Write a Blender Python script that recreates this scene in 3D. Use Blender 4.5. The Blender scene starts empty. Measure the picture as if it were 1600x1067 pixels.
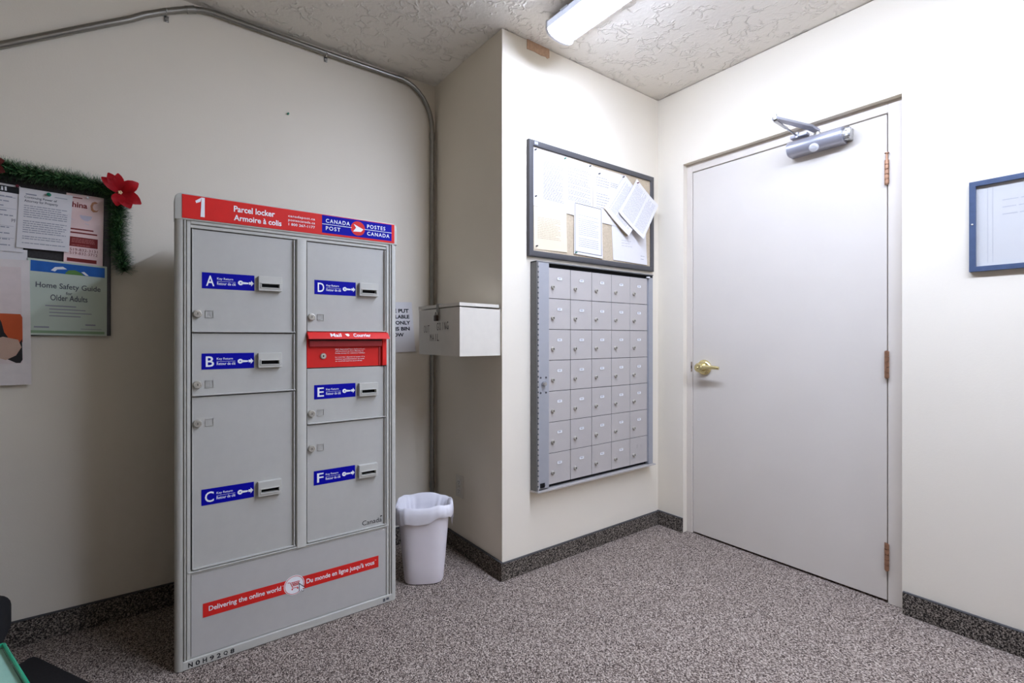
import bpy, bmesh, math, random
from mathutils import Vector, Matrix
random.seed(7)
SC = bpy.context.scene
COL = SC.collection

# ------------------------------------------------------------------ camera, world, exposure
cam_d = bpy.data.cameras.new('camera'); cam = bpy.data.objects.new('camera', cam_d); COL.objects.link(cam)
cam.location = (0, 0, 1.10)
cam.rotation_euler = (math.radians(90), 0, -math.atan2(565, 760))
cam_d.sensor_width = 36; cam_d.lens = 36 * 760 / 1600; cam_d.shift_y = -5.5 / 1600
cam_d.clip_start = 0.02
SC.camera = cam
wd = bpy.data.worlds.new('world'); SC.world = wd; wd.use_nodes = True
wd.node_tree.nodes['Background'].inputs[0].default_value = (0.75, 0.8, 0.9, 1)
wd.node_tree.nodes['Background'].inputs[1].default_value = 0.1
SC.view_settings.view_transform = 'Standard'; SC.view_settings.look = 'None'
SC.view_settings.gamma = 1; SC.view_settings.use_curve_mapping = False
SC.view_settings.exposure = 1.94
LAMP = 15.5          # emission of the fluorescent diffuser

# ------------------------------------------------------------------ materials
def lin(c):
    return tuple(((v / 255) / 12.92 if v / 255 <= 0.04045 else ((v / 255 + 0.055) / 1.055) ** 2.4) for v in c) + (1,)
MATS = {}
def mat(name, rgb, rough=0.6, metal=0.0, vary=0.04, scale=30, bump=0.0, bscale=200, spec=0.4, coat=0):
    if name in MATS: return MATS[name]
    m = bpy.data.materials.new(name); m.use_nodes = True
    nt = m.node_tree; b = nt.nodes['Principled BSDF']
    b.inputs['Roughness'].default_value = rough; b.inputs['Metallic'].default_value = metal
    b.inputs['Specular IOR Level'].default_value = spec
    if coat: b.inputs['Coat Weight'].default_value = coat
    tc = nt.nodes.new('ShaderNodeTexCoord')
    nz = nt.nodes.new('ShaderNodeTexNoise'); nz.inputs['Scale'].default_value = scale; nz.inputs['Detail'].default_value = 4
    nt.links.new(tc.outputs['Object'], nz.inputs['Vector'])
    rp = nt.nodes.new('ShaderNodeValToRGB')
    c = lin(rgb)
    rp.color_ramp.elements[0].position = 0.3; rp.color_ramp.elements[1].position = 0.7
    rp.color_ramp.elements[0].color = tuple(max(0, v * (1 - vary)) for v in c[:3]) + (1,)
    rp.color_ramp.elements[1].color = tuple(min(1, v * (1 + vary)) for v in c[:3]) + (1,)
    nt.links.new(nz.outputs['Fac'], rp.inputs['Fac']); nt.links.new(rp.outputs['Color'], b.inputs['Base Color'])
    if bump:
        n2 = nt.nodes.new('ShaderNodeTexNoise'); n2.inputs['Scale'].default_value = bscale; n2.inputs['Detail'].default_value = 3
        nt.links.new(tc.outputs['Object'], n2.inputs['Vector'])
        bp = nt.nodes.new('ShaderNodeBump'); bp.inputs['Strength'].default_value = bump; bp.inputs['Distance'].default_value = 0.002
        nt.links.new(n2.outputs['Fac'], bp.inputs['Height']); nt.links.new(bp.outputs['Normal'], b.inputs['Normal'])
    MATS[name] = m
    return m

def carpet_mat(name, dark, mid, light, stretch=(1, 1, 1)):
    m = bpy.data.materials.new(name); m.use_nodes = True; nt = m.node_tree; b = nt.nodes['Principled BSDF']
    b.inputs['Roughness'].default_value = 0.95; b.inputs['Specular IOR Level'].default_value = 0.1
    tc = nt.nodes.new('ShaderNodeTexCoord'); mp = nt.nodes.new('ShaderNodeMapping'); mp.inputs['Scale'].default_value = stretch
    nt.links.new(tc.outputs['Object'], mp.inputs['Vector'])
    n1 = nt.nodes.new('ShaderNodeTexNoise'); n1.inputs['Scale'].default_value = 200; n1.inputs['Detail'].default_value = 2.5; n1.inputs['Roughness'].default_value = 0.6
    v1 = nt.nodes.new('ShaderNodeTexVoronoi'); v1.inputs['Scale'].default_value = 290
    nt.links.new(mp.outputs[0], n1.inputs['Vector']); nt.links.new(mp.outputs[0], v1.inputs['Vector'])
    sep = nt.nodes.new('ShaderNodeSeparateColor'); nt.links.new(v1.outputs['Color'], sep.inputs[0])
    mx = nt.nodes.new('ShaderNodeMath'); mx.operation = 'MULTIPLY_ADD'; mx.inputs[1].default_value = 0.30
    nt.links.new(sep.outputs[0], mx.inputs[0])
    ad = nt.nodes.new('ShaderNodeMath'); ad.operation = 'MULTIPLY'; ad.inputs[1].default_value = 0.72
    nt.links.new(n1.outputs['Fac'], ad.inputs[0]); nt.links.new(ad.outputs[0], mx.inputs[2])
    rp = nt.nodes.new('ShaderNodeValToRGB'); e = rp.color_ramp.elements
    e[0].position = 0.38; e[0].color = lin(dark); e[1].position = 0.68; e[1].color = lin(light)
    k = e.new(0.52); k.color = lin(mid)
    nt.links.new(mx.outputs[0], rp.inputs['Fac']); nt.links.new(rp.outputs['Color'], b.inputs['Base Color'])
    bp = nt.nodes.new('ShaderNodeBump'); bp.inputs['Strength'].default_value = 0.8; bp.inputs['Distance'].default_value = 0.004
    nt.links.new(mx.outputs[0], bp.inputs['Height']); nt.links.new(bp.outputs['Normal'], b.inputs['Normal'])
    MATS[name] = m
    return m

def ceiling_mat():
    m = bpy.data.materials.new('textured_ceiling'); m.use_nodes = True; nt = m.node_tree; b = nt.nodes['Principled BSDF']
    b.inputs['Roughness'].default_value = 0.9; b.inputs['Base Color'].default_value = lin((242, 235, 224)); b.inputs['Specular IOR Level'].default_value = 0.2
    tc = nt.nodes.new('ShaderNodeTexCoord')
    nd = nt.nodes.new('ShaderNodeTexNoise'); nd.inputs['Scale'].default_value = 9; nd.inputs['Detail'].default_value = 3
    nt.links.new(tc.outputs['Object'], nd.inputs['Vector'])
    mixv = nt.nodes.new('ShaderNodeMix'); mixv.data_type = 'RGBA'; mixv.inputs[0].default_value = 0.22
    nt.links.new(tc.outputs['Object'], mixv.inputs[6]); nt.links.new(nd.outputs['Color'], mixv.inputs[7])
    vo = nt.nodes.new('ShaderNodeTexVoronoi'); vo.feature = 'DISTANCE_TO_EDGE'; vo.inputs['Scale'].default_value = 17
    nt.links.new(mixv.outputs[2], vo.inputs['Vector'])
    cr = nt.nodes.new('ShaderNodeValToRGB'); cr.color_ramp.elements[0].color = (1, 1, 1, 1); cr.color_ramp.elements[1].color = (0, 0, 0, 1); cr.color_ramp.elements[1].position = 0.13
    nt.links.new(vo.outputs['Distance'], cr.inputs['Fac'])
    nb = nt.nodes.new('ShaderNodeTexNoise'); nb.inputs['Scale'].default_value = 14; nb.inputs['Detail'].default_value = 2
    nt.links.new(tc.outputs['Object'], nb.inputs['Vector'])
    gate = nt.nodes.new('ShaderNodeValToRGB'); gate.color_ramp.elements[0].position = 0.45; gate.color_ramp.elements[1].position = 0.6
    nt.links.new(nb.outputs['Fac'], gate.inputs['Fac'])
    mul = nt.nodes.new('ShaderNodeMath'); mul.operation = 'MULTIPLY'
    nt.links.new(cr.outputs['Color'], mul.inputs[0]); nt.links.new(gate.outputs['Color'], mul.inputs[1])
    nf = nt.nodes.new('ShaderNodeTexNoise'); nf.inputs['Scale'].default_value = 60; nf.inputs['Detail'].default_value = 4
    nt.links.new(tc.outputs['Object'], nf.inputs['Vector'])
    ma = nt.nodes.new('ShaderNodeMath'); ma.operation = 'MULTIPLY_ADD'; ma.inputs[1].default_value = 0.35
    nt.links.new(nf.outputs['Fac'], ma.inputs[0]); nt.links.new(mul.outputs[0], ma.inputs[2])
    bp = nt.nodes.new('ShaderNodeBump'); bp.inputs['Strength'].default_value = 0.8; bp.inputs['Distance'].default_value = 0.007
    nt.links.new(ma.outputs[0], bp.inputs['Height']); nt.links.new(bp.outputs['Normal'], b.inputs['Normal'])
    return m

def emit_mat(name, rgb, strength):
    m = bpy.data.materials.new(name); m.use_nodes = True; nt = m.node_tree; b = nt.nodes['Principled BSDF']
    b.inputs['Base Color'].default_value = lin(rgb); b.inputs['Emission Color'].default_value = (0.80, 0.925, 1.22, 1); b.inputs['Emission Strength'].default_value = strength
    MATS[name] = m
    return m

def glass_mat(name, rgb):
    """thin clear pane: mix of a tinted see-through and a mirror reflection"""
    m = bpy.data.materials.new(name); m.use_nodes = True; nt = m.node_tree; nt.nodes.clear()
    out = nt.nodes.new('ShaderNodeOutputMaterial'); mx = nt.nodes.new('ShaderNodeMixShader'); 
    tr = nt.nodes.new('ShaderNodeBsdfTransparent'); tr.inputs['Color'].default_value = lin(rgb)
    gl = nt.nodes.new('ShaderNodeBsdfGlossy'); gl.inputs['Roughness'].default_value = 0.03
    mx.inputs[0].default_value = 0.06; nt.links.new(tr.outputs[0], mx.inputs[1]); nt.links.new(gl.outputs[0], mx.inputs[2]); nt.links.new(mx.outputs[0], out.inputs[0])
    MATS[name] = m
    return m

PAINT = mat('wall_paint', (234, 224, 206), 0.62, vary=0.012, scale=3, bump=0.12, bscale=160, spec=0.3)
CEIL = ceiling_mat()
CARPET = carpet_mat('floor_carpet', (58, 48, 43), (136, 121, 111), (204, 189, 175), (1.25, .8, 1))
CARPETB = carpet_mat('base_carpet', (32, 28, 25), (88, 80, 72), (160, 148, 136))
GREY = mat('locker_grey', (182, 179, 171), 0.5, vary=0.02, bump=0.06, bscale=500)
GREYP = mat('locker_post', (191, 188, 178), 0.42, vary=0.02)
PANEL = mat('locker_lower_panel', (184, 180, 174), 0.28, vary=0.02)
BLACK = mat('black_gap', (10, 10, 10), 0.8)
RED = mat('postal_red', (214, 40, 34), 0.5, vary=0.03, spec=.2)
BLUE = mat('postal_blue', (2, 2, 150), 0.55, vary=0.03, spec=.12)
WHITE = mat('print_white', (240, 240, 240), 0.5)
INK = mat('print_black', (25, 25, 28), 0.6)
INKG = mat('print_grey', (160, 160, 166), 0.7)
STEEL = mat('lock_steel', (192, 186, 174), 0.35, metal=0.55)
CHROME = mat('bright_zinc', (190, 190, 190), 0.22, metal=0.95)
ALU = mat('brushed_aluminium', (192, 185, 180), 0.5, metal=0.25, vary=0.02, scale=12)
ALUB = mat('blue_aluminium', (168, 168, 172), 0.42, metal=0.3, vary=0.02)
DARKF = mat('charcoal_plastic', (78, 76, 78), 0.45)
CORK = mat('cork_fabric', (196, 178, 152), 0.9, vary=0.1, scale=120, bump=0.2, bscale=400)
PAPER = mat('white_paper', (226, 221, 219), 0.75, vary=0.01)
CREAM = mat('cream_paper', (230, 214, 186), 0.75, vary=0.01)
DOORP = mat('door_paint', (216, 207, 195), 0.5, vary=0.015, scale=4, bump=0.05, bscale=300)
FRAMEP = mat('door_frame_paint', (216, 206, 193), 0.5, vary=0.02, scale=6)
BRASS = mat('pale_brass', (222, 206, 150), 0.22, metal=0.9)
COPPER = mat('worn_copper', (170, 130, 104), 0.38, metal=0.7, vary=0.15, scale=90)
CLOSER = mat('silver_paint', (176, 176, 186), 0.36, metal=0.45, vary=0.02)
BINW = mat('bin_plastic', (234, 226, 228), 0.4, vary=0.01)
LINER = mat('bag_plastic', (240, 236, 240), 0.45, vary=0.01)
BOXW = mat('painted_metal_white', (218, 210, 196), 0.5, vary=0.02)
LIGHTH = mat('fixture_white', (228, 228, 234), 0.4)
CARD = mat('bare_drywall_paper', (196, 160, 130), 0.9, vary=0.12, scale=60)
BFRAME = mat('slate_blue_wood', (70, 84, 112), 0.4, vary=0.1, scale=50)
BLKFAB = mat('black_fabric', (24, 23, 26), 0.85, vary=0.2, scale=200)
DIFF = emit_mat('lit_diffuser', (252, 251, 255), LAMP)

# ------------------------------------------------------------------ mesh helpers
class MB:
    def __init__(s): s.bm = bmesh.new()
    def quad(s, pts):
        return s.bm.faces.new([s.bm.verts.new(p) for p in pts])
    def box(s, x0, x1, y0, y1, z0, z1, bev=0.0, seg=2):
        b = bmesh.new()
        v = [b.verts.new((x, y, z)) for x in (x0, x1) for y in (y0, y1) for z in (z0, z1)]
        for f in ((0, 1, 3, 2), (4, 6, 7, 5), (0, 4, 5, 1), (2, 3, 7, 6), (0, 2, 6, 4), (1, 5, 7, 3)): b.faces.new([v[i] for i in f])
        bmesh.ops.recalc_face_normals(b, faces=b.faces)
        if bev: bmesh.ops.bevel(b, geom=list(b.edges), offset=bev, segments=seg, affect='EDGES', profile=0.5)
        s.merge(b); return s
    def merge(s, b, M=None):
        mp = {}
        for v in b.verts: mp[v] = s.bm.verts.new(M @ v.co if M else v.co)
        for f in b.faces:
            try: s.bm.faces.new([mp[v] for v in f.verts])
            except ValueError: pass
        b.free()
    def prism(s, poly, axis, a0, a1):
        """poly: 2D list; axis 'x' -> (y,z), 'y' -> (x,z), 'z' -> (x,y)"""
        def P(p, a): return {'x': (a, p[0], p[1]), 'y': (p[0], a, p[1]), 'z': (p[0], p[1], a)}[axis]
        b = bmesh.new()
        A = [b.verts.new(P(p, a0)) for p in poly]; B = [b.verts.new(P(p, a1)) for p in poly]
        n = len(poly)
        b.faces.new(A[::-1]); b.faces.new(B)
        for i in range(n): b.faces.new([A[i], A[(i + 1) % n], B[(i + 1) % n], B[i]])
        bmesh.ops.recalc_face_normals(b, faces=b.faces)
        s.merge(b); return s
    def cyl(s, p0, p1, r0, r1=None, n=20, cap=True):
        return s.tube([p0, p1], [r0, r0 if r1 is None else r1], n, cap)
    def tube(s, pts, r, n=12, cap=True):
        pts = [Vector(p) for p in pts]
        if not isinstance(r, (list, tuple)): r = [r] * len(pts)
        b = bmesh.new(); rings = []
        up = None
        for i, p in enumerate(pts):
            t = (pts[min(i + 1, len(pts) - 1)] - pts[max(i - 1, 0)]).normalized()
            if up is None:
                up = Vector((0, 0, 1)) if abs(t.z) < 0.9 else Vector((1, 0, 0))
            u = (up - t * up.dot(t)).normalized(); w = t.cross(u); up = u
            rings.append([b.verts.new(p + r[i] * (math.cos(2 * math.pi * k / n) * u + math.sin(2 * math.pi * k / n) * w)) for k in range(n)])
        for a, c in zip(rings, rings[1:]):
            for k in range(n): b.faces.new([a[k], a[(k + 1) % n], c[(k + 1) % n], c[k]])
        if cap: b.faces.new(rings[0][::-1]); b.faces.new(rings[-1])
        bmesh.ops.recalc_face_normals(b, faces=b.faces)
        s.merge(b); return s
    def lathe(s, prof, c, axis, n=24):
        """prof: list of (r, h) along axis vector from c"""
        c = Vector(c); d = Vector(axis).normalized()
        u = d.orthogonal().normalized(); w = d.cross(u)
        b = bmesh.new(); rings = []
        for r, h in prof:
            rings.append([b.verts.new(c + d * h + max(r, 1e-5) * (math.cos(2 * math.pi * k / n) * u + math.sin(2 * math.pi * k / n) * w)) for k in range(n)])
        for a, e in zip(rings, rings[1:]):
            for k in range(n): b.faces.new([a[k], a[(k + 1) % n], e[(k + 1) % n], e[k]])
        b.faces.new(rings[0]); b.faces.new(rings[-1])
        bmesh.ops.recalc_face_normals(b, faces=b.faces)
        s.merge(b); return s

def wloc(o):
    l = Vector((0, 0, 0))
    while o: l = l + o.location; o = o.parent
    return l
def obj(name, mb, m, parent=None, origin=None, smooth=True):
    bm = mb.bm if isinstance(mb, MB) else mb
    me = bpy.data.meshes.new(name)
    if origin is None:
        lo = [min(v.co[i] for v in bm.verts) for i in range(3)]; hi = [max(v.co[i] for v in bm.verts) for i in range(3)]
        origin = Vector([(a + b) / 2 for a, b in zip(lo, hi)])
    origin = Vector(origin)
    bmesh.ops.translate(bm, verts=bm.verts, vec=-origin)
    bm.to_mesh(me); bm.free()
    me.materials.append(m)
    if smooth:
        me.shade_smooth(); me.set_sharp_from_angle(angle=math.radians(32))
    o = bpy.data.objects.new(name, me); COL.objects.link(o)
    if parent: o.parent = parent; o.location = origin - wloc(parent)
    else: o.location = origin
    return o
def tag(o, label=None, cat=None, group=None, kind=None):
    if label: o['label'] = label
    if cat: o['category'] = cat
    if group: o['group'] = group
    if kind: o['kind'] = kind
    return o
def thing(name, loc, label, cat, group=None, kind=None):
    o = bpy.data.objects.new(name, None); COL.objects.link(o); o.location = loc; o.empty_display_size = 0.05
    return tag(o, label, cat, group, kind)
def struct(name, mb, m, parent=None, label=None):
    o = obj(name, mb, m, parent)
    if not parent: o['kind'] = 'structure'
    if label: o['label'] = label
    return o

# ---- flat lettering from the built-in font, turned into mesh
_tc = {}
def glyphs(text, bold=0.0, spacing=1.0):
    key = (text, bold, spacing)
    if key in _tc: return _tc[key]
    cu = bpy.data.curves.new('t', 'FONT'); cu.body = text; cu.size = 1; cu.offset = bold; cu.resolution_u = 3; cu.space_character = spacing
    ob = bpy.data.objects.new('t', cu); me = bpy.data.meshes.new_from_object(ob)
    vs = [(v.co.x, v.co.y) for v in me.vertices]; fs = [tuple(p.vertices) for p in me.polygons]
    bpy.data.objects.remove(ob); bpy.data.meshes.remove(me); bpy.data.curves.remove(cu)
    xs = [v[0] for v in vs]; ys = [v[1] for v in vs]
    _tc[key] = (vs, fs, min(xs), max(xs), min(ys), max(ys))
    return _tc[key]
def put_text(mb, text, x0, x1, z0, z1, place, bold=0.0, spacing=1.0):
    """fit text into the rectangle (x0..x1, z0..z1) of the plane given by place(u,v)->3D"""
    vs, fs, a, b, c, d = glyphs(text, bold, spacing)
    vv = [mb.bm.verts.new(place(x0 + (x - a) / (b - a) * (x1 - x0), z0 + (y - c) / (d - c) * (z1 - z0))) for x, y in vs]
    for f in fs:
        try: mb.bm.faces.new([vv[i] for i in f])
        except ValueError: pass
def onY(y): return lambda u, v: (u, y, v)
def rect(mb, x0, x1, z0, z1, place): mb.quad([place(x0, z0), place(x1, z0), place(x1, z1), place(x0, z1)])
def poly(mb, pts, place): mb.bm.faces.new([mb.bm.verts.new(place(*p)) for p in pts])
def disc(mb, cx, cz, r, place, n=32, ri=0.0):
    P = [(cx + r * math.cos(2 * math.pi * k / n), cz + r * math.sin(2 * math.pi * k / n)) for k in range(n)]
    if not ri: poly(mb, P, place); return
    Q = [(cx + ri * math.cos(2 * math.pi * k / n), cz + ri * math.sin(2 * math.pi * k / n)) for k in range(n)]
    for k in range(n): poly(mb, [P[k], P[(k + 1) % n], Q[(k + 1) % n], Q[k]], place)
def word_line(mb, x0, x1, z0, z1, place, gap=0.006, wmin=0.01, wmax=0.03):
    x = x0
    while x < x1 - 1e-4:
        w = min(random.uniform(wmin, wmax), x1 - x)
        rect(mb, x, x + w, z0, z1, place); x += w + gap

# ================================================================== THE ROOM
XA0, XB, XD = -4.0, 1.282, 2.418          # left end of the long wall, return wall, door wall
YA, YC, YR = 2.45, 1.80, -3.4
ZC = 2.51
struct('floor', MB().box(XA0 - .1, XD + .3, YR - .1, YA + .1, -0.1, 0), CARPET)
struct('ceiling', MB().box(XA0 - .1, XD + .3, YR - .1, YA + .1, ZC, ZC + .1), CEIL)
struct('wall_left', MB().box(XA0, XB, YA, YA + .1, 0, ZC), PAINT)
struct('wall_return', MB().box(XB, XB + .1, YC + .1, YA + .1, 0, ZC), PAINT)
struct('wall_back', MB().box(XB, XD + .12, YC, YC + .1, 0, ZC - .003), PAINT)
OY0, OY1, OZ = 0.632, 1.630, 2.081        # opening for the door frame
struct('wall_right', MB().box(XD, XD + .12, YR, OY0, 0, ZC - .004).box(XD, XD + .12, OY1, YC, 0, ZC - .004).box(XD, XD + .12, OY0, OY1, OZ, ZC - .004), PAINT)
struct('wall_rear', MB().box(XA0, XD + .12, YR - .1, YR, 0, ZC), PAINT)
struct('wall_far_left', MB().box(XA0 - .1, XA0, YR - .1, YA + .1, 0, ZC), PAINT)
def base(name, x0, x1, y0, y1, h):
    o = struct(name, MB().box(x0, x1, y0, y1, 0, h - .004, .002, 1), CARPETB)
    struct('binding', MB().box(x0, x1, y0, y1, h - .004, h, .0012, 1), mat('carpet_binding', (70, 68, 68), .8), o)
T = 0.013
base('baseboard_left', XA0, XB, YA - T, YA, .092)
base('baseboard_return', XB - T, XB, YC - T, YA - T, .084)
base('baseboard_back', XB, XD - T, YC - T, YC, .080)
base('baseboard_right_far', XD - T, XD, OY1, YC, .082)
base('baseboard_right', XD - T, XD, YR, OY0 - .004, .089)

# ------------------------------------------------------------------ door
door = thing('door_1', (2.45, 1.14, 0), 'off-white flush door in a painted metal frame', None, kind='structure')
FX = 2.452
fr = MB()
fr.box(FX, FX + .09, OY0, .688, 0, OZ, .002, 1).box(FX, FX + .09, 1.5945, OY1, 0, OZ, .002, 1).box(FX, FX + .09, .688, 1.5945, 2.0335, OZ, .002, 1)
obj('door_frame', fr, FRAMEP, door)
obj('door_gap_shade', MB().box(2.505, 2.53, .688, 1.5945, 0, 2.0335), BLACK, door)  # black sheet behind the leaf, painting the shade in the gaps around it
obj('door_leaf', MB().box(2.457, 2.50, .6925, 1.5925, .010, 2.0300, .0015, 1), DOORP, door)
def hinge(z0, z1, pin):
    h = MB(); n = 5; L = (z1 - z0) / n
    for k in range(n): h.cyl((2.446, .690, z0 + k * L + .0014), (2.446, .690, z0 + (k + 1) * L - .0014), .0078, n=16)
    ho = obj('hinge', h, COPPER, door)
    obj('hinge_leaf', MB().box(2.4525, 2.4562, .6905, .7005, z0, z1), COPPER, ho)
    p = MB().cyl((2.446, .690, z0 - .003), (2.446, .690, z1 + pin), .0042, n=12)
    if pin > .01: p.cyl((2.446, .690, z1 + pin), (2.446, .690, z1 + pin + .003), .008, n=16)
    obj('hinge_pin', p, COPPER, ho)
hinge(1.737, 1.838, .026); hinge(.934, 1.046, .002); hinge(.138, .249, .002)
# lever handle
hy, hz = 1.522, .938
lv = obj('lever_handle', MB().lathe([(.041, 0), (.042, .004), (.040, .010), (.033, .016), (.026, .019)], (2.457, hy, hz), (-1, 0, 0), 36), BRASS, door)
obj('lever_neck', MB().lathe([(.022, 0), (.020, .018), (.023, .032), (.025, .044), (.020, .052), (.006, .055)], (2.441, hy, hz), (-1, 0, 0), 28), BRASS, lv)
le = MB(); pts = []; rr = []
for k in range(14):
    t = k / 13; pts.append((2.402 - .004 * math.sin(t * 3), hy - .004 - .112 * t, hz + .004 * math.sin(t * 2.6))); rr.append(.0100 - .0030 * t)
le.tube(pts, rr, 14)
for v in le.bm.verts: v.co.z = hz + (v.co.z - hz) * 1.25
obj('lever', le, BRASS, lv)
obj('privacy_button', MB().lathe([(.006, 0), (.006, .006), (.004, .008)], (2.389, hy, hz), (-1, 0, 0), 16), BRASS, lv)
obj('strike_plate', MB().box(2.4505, 2.4535, 1.5955, 1.603, hz - .028, hz + .028, .0006, 1), mat('dull_bronze', (150, 130, 112), .5, metal=.5), door)
obj('latch_hole', MB().box(2.4500, 2.4512, 1.597, 1.6015, hz - .010, hz + .006), BLACK, door)
# door closer
cz, ca, cb = 1.985, .836, 1.062
prof = []
for k in range(13):
    t = -math.pi / 2 + math.pi * k / 12
    prof.append((2.420 - .034 * max(0, math.cos(t)) ** .8, cz + .033 * math.sin(t)))
prof = [(2.457, cz - .033)] + prof + [(2.457, cz + .033)]
cl = MB(); b = bmesh.new()
A = [b.verts.new((p[0], ca, p[1])) for p in prof]; B = [b.verts.new((p[0], cb, p[1])) for p in prof]
b.faces.new(A); b.faces.new(B[::-1])
for i in range(len(prof)): b.faces.new([A[i], A[(i + 1) % len(prof)], B[(i + 1) % len(prof)], B[i]])
bmesh.ops.recalc_face_normals(b, faces=b.faces); cl.merge(b)
closer = obj('door_closer', cl, CLOSER, door); closer['label'] = 'silver door closer with folding arm'
obj('mounting_bracket', MB().box(2.410, 2.457, .812, .838, cz - .026, cz + .028, .004, 2).box(2.404, 2.412, .808, .836, cz - .022, cz + .022, .003, 2), CHROME, closer)
for dz in (-.011, .012):
    obj('screw', MB().lathe([(.006, 0), (.006, .002), (.003, .0032)], (2.404, .822, cz + dz), (-1, 0, 0), 14), STEEL, closer)
obj('end_plug', MB().lathe([(.020, 0), (.020, .004), (.012, .006)], (2.418, .838, cz), (0, -1, 0), 20), STEEL, closer)
obj('valve_cap', MB().lathe([(.019, 0), (.020, .006), (.016, .011), (.008, .013)], (2.398, .946, cz - .026), (-.75, 0, -.66), 24), mat('pearl_plastic', (226, 226, 230), .3), closer)
obj('pinion', MB().lathe([(.015, 0), (.015, .012), (.010, .013), (.010, .024)], (2.430, .945, cz + .032), (0, 0, 1), 20), STEEL, closer)
def bar(p0, p1, w0, w1, h):
    p0, p1 = Vector(p0), Vector(p1); t = (p1 - p0).normalized(); s = t.cross(Vector((0, 0, 1))).normalized(); u = s.cross(t)
    b = bmesh.new()
    V = [b.verts.new(p + s * w * a + u * h * c) for p, w in ((p0, w0), (p1, w1)) for a, c in ((-1, -1), (1, -1), (1, 1), (-1, 1))]
    for f in ((0, 1, 2, 3), (4, 7, 6, 5), (0, 4, 5, 1), (1, 5, 6, 2), (2, 6, 7, 3), (3, 7, 4, 0)): b.faces.new([V[i] for i in f])
    bmesh.ops.recalc_face_normals(b, faces=b.faces)
    bmesh.ops.bevel(b, geom=list(b.edges), offset=min(w0, w1, h) * .5, segments=2, affect='EDGES', profile=.5)
    return b
am = MB(); am.merge(bar((2.434, .944, 2.038), (2.385, .962, 2.052), .013, .017, .006)); am.merge(bar((2.39, .960, 2.051), (2.165, 1.012, 2.050), .018, .012, .006))
obj('main_arm', am, CLOSER, closer)
obj('elbow_joint', MB().lathe([(.011, 0), (.011, .012), (.007, .014), (.006, .024), (.002, .026)], (2.172, 1.010, 2.044), (0, 0, 1), 18), CHROME, closer)
fa = MB(); fa.merge(bar((2.172, 1.012, 2.041), (2.30, 1.02, 2.044), .007, .007, .0035)); fa.tube([(2.28, 1.019, 2.044), (2.43, 1.030, 2.046)], .0045, 10)
obj('forearm_rod', fa, CHROME, closer)
obj('frame_shoe', MB().box(2.420, 2.452, .985, 1.060, 2.036, 2.050, .004, 2).cyl((2.425, 1.03, 2.034), (2.425, 1.03, 2.058), .009, n=16), CLOSER, closer)

# ------------------------------------------------------------------ ceiling light (the lamp that lights the room)
LENS = emit_mat('lens_side_glow', (236, 236, 244), 0.14)
def fixture(lx0, lx1, ly0, ly1, label):
    lt = thing('ceiling_light', ((lx0 + lx1) / 2, (ly0 + ly1) / 2, ZC), label, 'ceiling light', 'fluorescent ceiling lights')
    obj('housing', MB().prism([(lx0 + .03, ZC), (lx0, ZC - .03), (lx0, ZC - .055), (lx1, ZC - .055), (lx1, ZC - .03), (lx1 - .03, ZC)], 'y', ly0 + .01, ly1 - .01), LIGHTH, lt)
    dp = [(lx0 + .016, ZC - .0555)]; xm = (lx0 + lx1) / 2
    for k in range(11):
        t = math.pi * k / 10
        dp.append((xm - .062 * math.cos(t), ZC - .0575 - .027 * math.sin(t) ** .8))
    dp.append((lx1 - .016, ZC - .0555))
    obj('diffuser', MB().prism(dp, 'y', ly0 + .012, ly1 - .012), DIFF, lt)
    for x in (lx0 - .0012, lx1 - .0003): obj('lens_side', MB().box(x, x + .0015, ly0 + .012, ly1 - .012, ZC - .055, ZC - .028), LENS, lt)
    for y in (ly0, ly1 - .012):
        obj('end_cap', MB().prism([(lx0, ZC - .02), (lx0, ZC - .06)] + [(xm - .076 * math.cos(math.pi * k / 8), ZC - .062 - .027 * math.sin(math.pi * k / 8)) for k in range(9)] + [(lx1, ZC - .06), (lx1, ZC - .02)], 'y', y, y + .012), LIGHTH, lt)
    for y in (ly1 - .125, ly1 - .265):
        obj('clip', MB().box(lx0 - .012, lx0 + .004, y - .022, y + .022, ZC - .032, ZC - .027, .001, 1), CHROME, lt)
fixture(1.392, 1.548, -.815, 1.625, 'lit white fluorescent wraparound fixture on the textured ceiling')
fixture(1.842, 1.998, -2.15, -.93, 'added unseen fluorescent fixture further back, put in to brighten the room')  # unseen fixture added behind the camera to raise the overall brightness

# ------------------------------------------------------------------ parcel locker
LX0, LX1, LF, LB = .063, .833, 1.935, 2.35
lk = thing('parcel_locker', ((LX0 + LX1) / 2, (LF + LB) / 2, 0), 'tall grey postal parcel locker with red header and six lettered doors', 'parcel locker')
obj('body', MB().box(.090, .806, 1.957, LB, .004, 1.494, .003, 1), mat('locker_body_dark', (120, 119, 116), .6), lk)
def post(x_out, sgn):
    X = lambda d: x_out + sgn * d
    pr = []
    for k in range(9):
        t = math.pi / 2 * k / 8; pr.append((X(.020 - .020 * math.cos(t)), LF + .016 - .020 * math.sin(t)))
    pr += [(X(.0225), LF - .004), (X(.0235), LF + .008), (X(.0265), LF + .008), (X(.027), LF - .002), (X(.031), LF - .002), (X(.0315), LF + .009), (X(.034), LF + .009), (X(.0345), LF + .001), (X(.044), LF + .001), (X(.0445), LF + .022), (X(0), LF + .022)]
    pr += [(X(0), LB)] if False else []
    return pr
obj('side_post', MB().prism(post(LX0, 1), 'z', 0.002, 1.494), GREYP, lk)
obj('side_post', MB().prism(post(LX1, -1), 'z', 0.002, 1.494), GREYP, lk)
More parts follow.
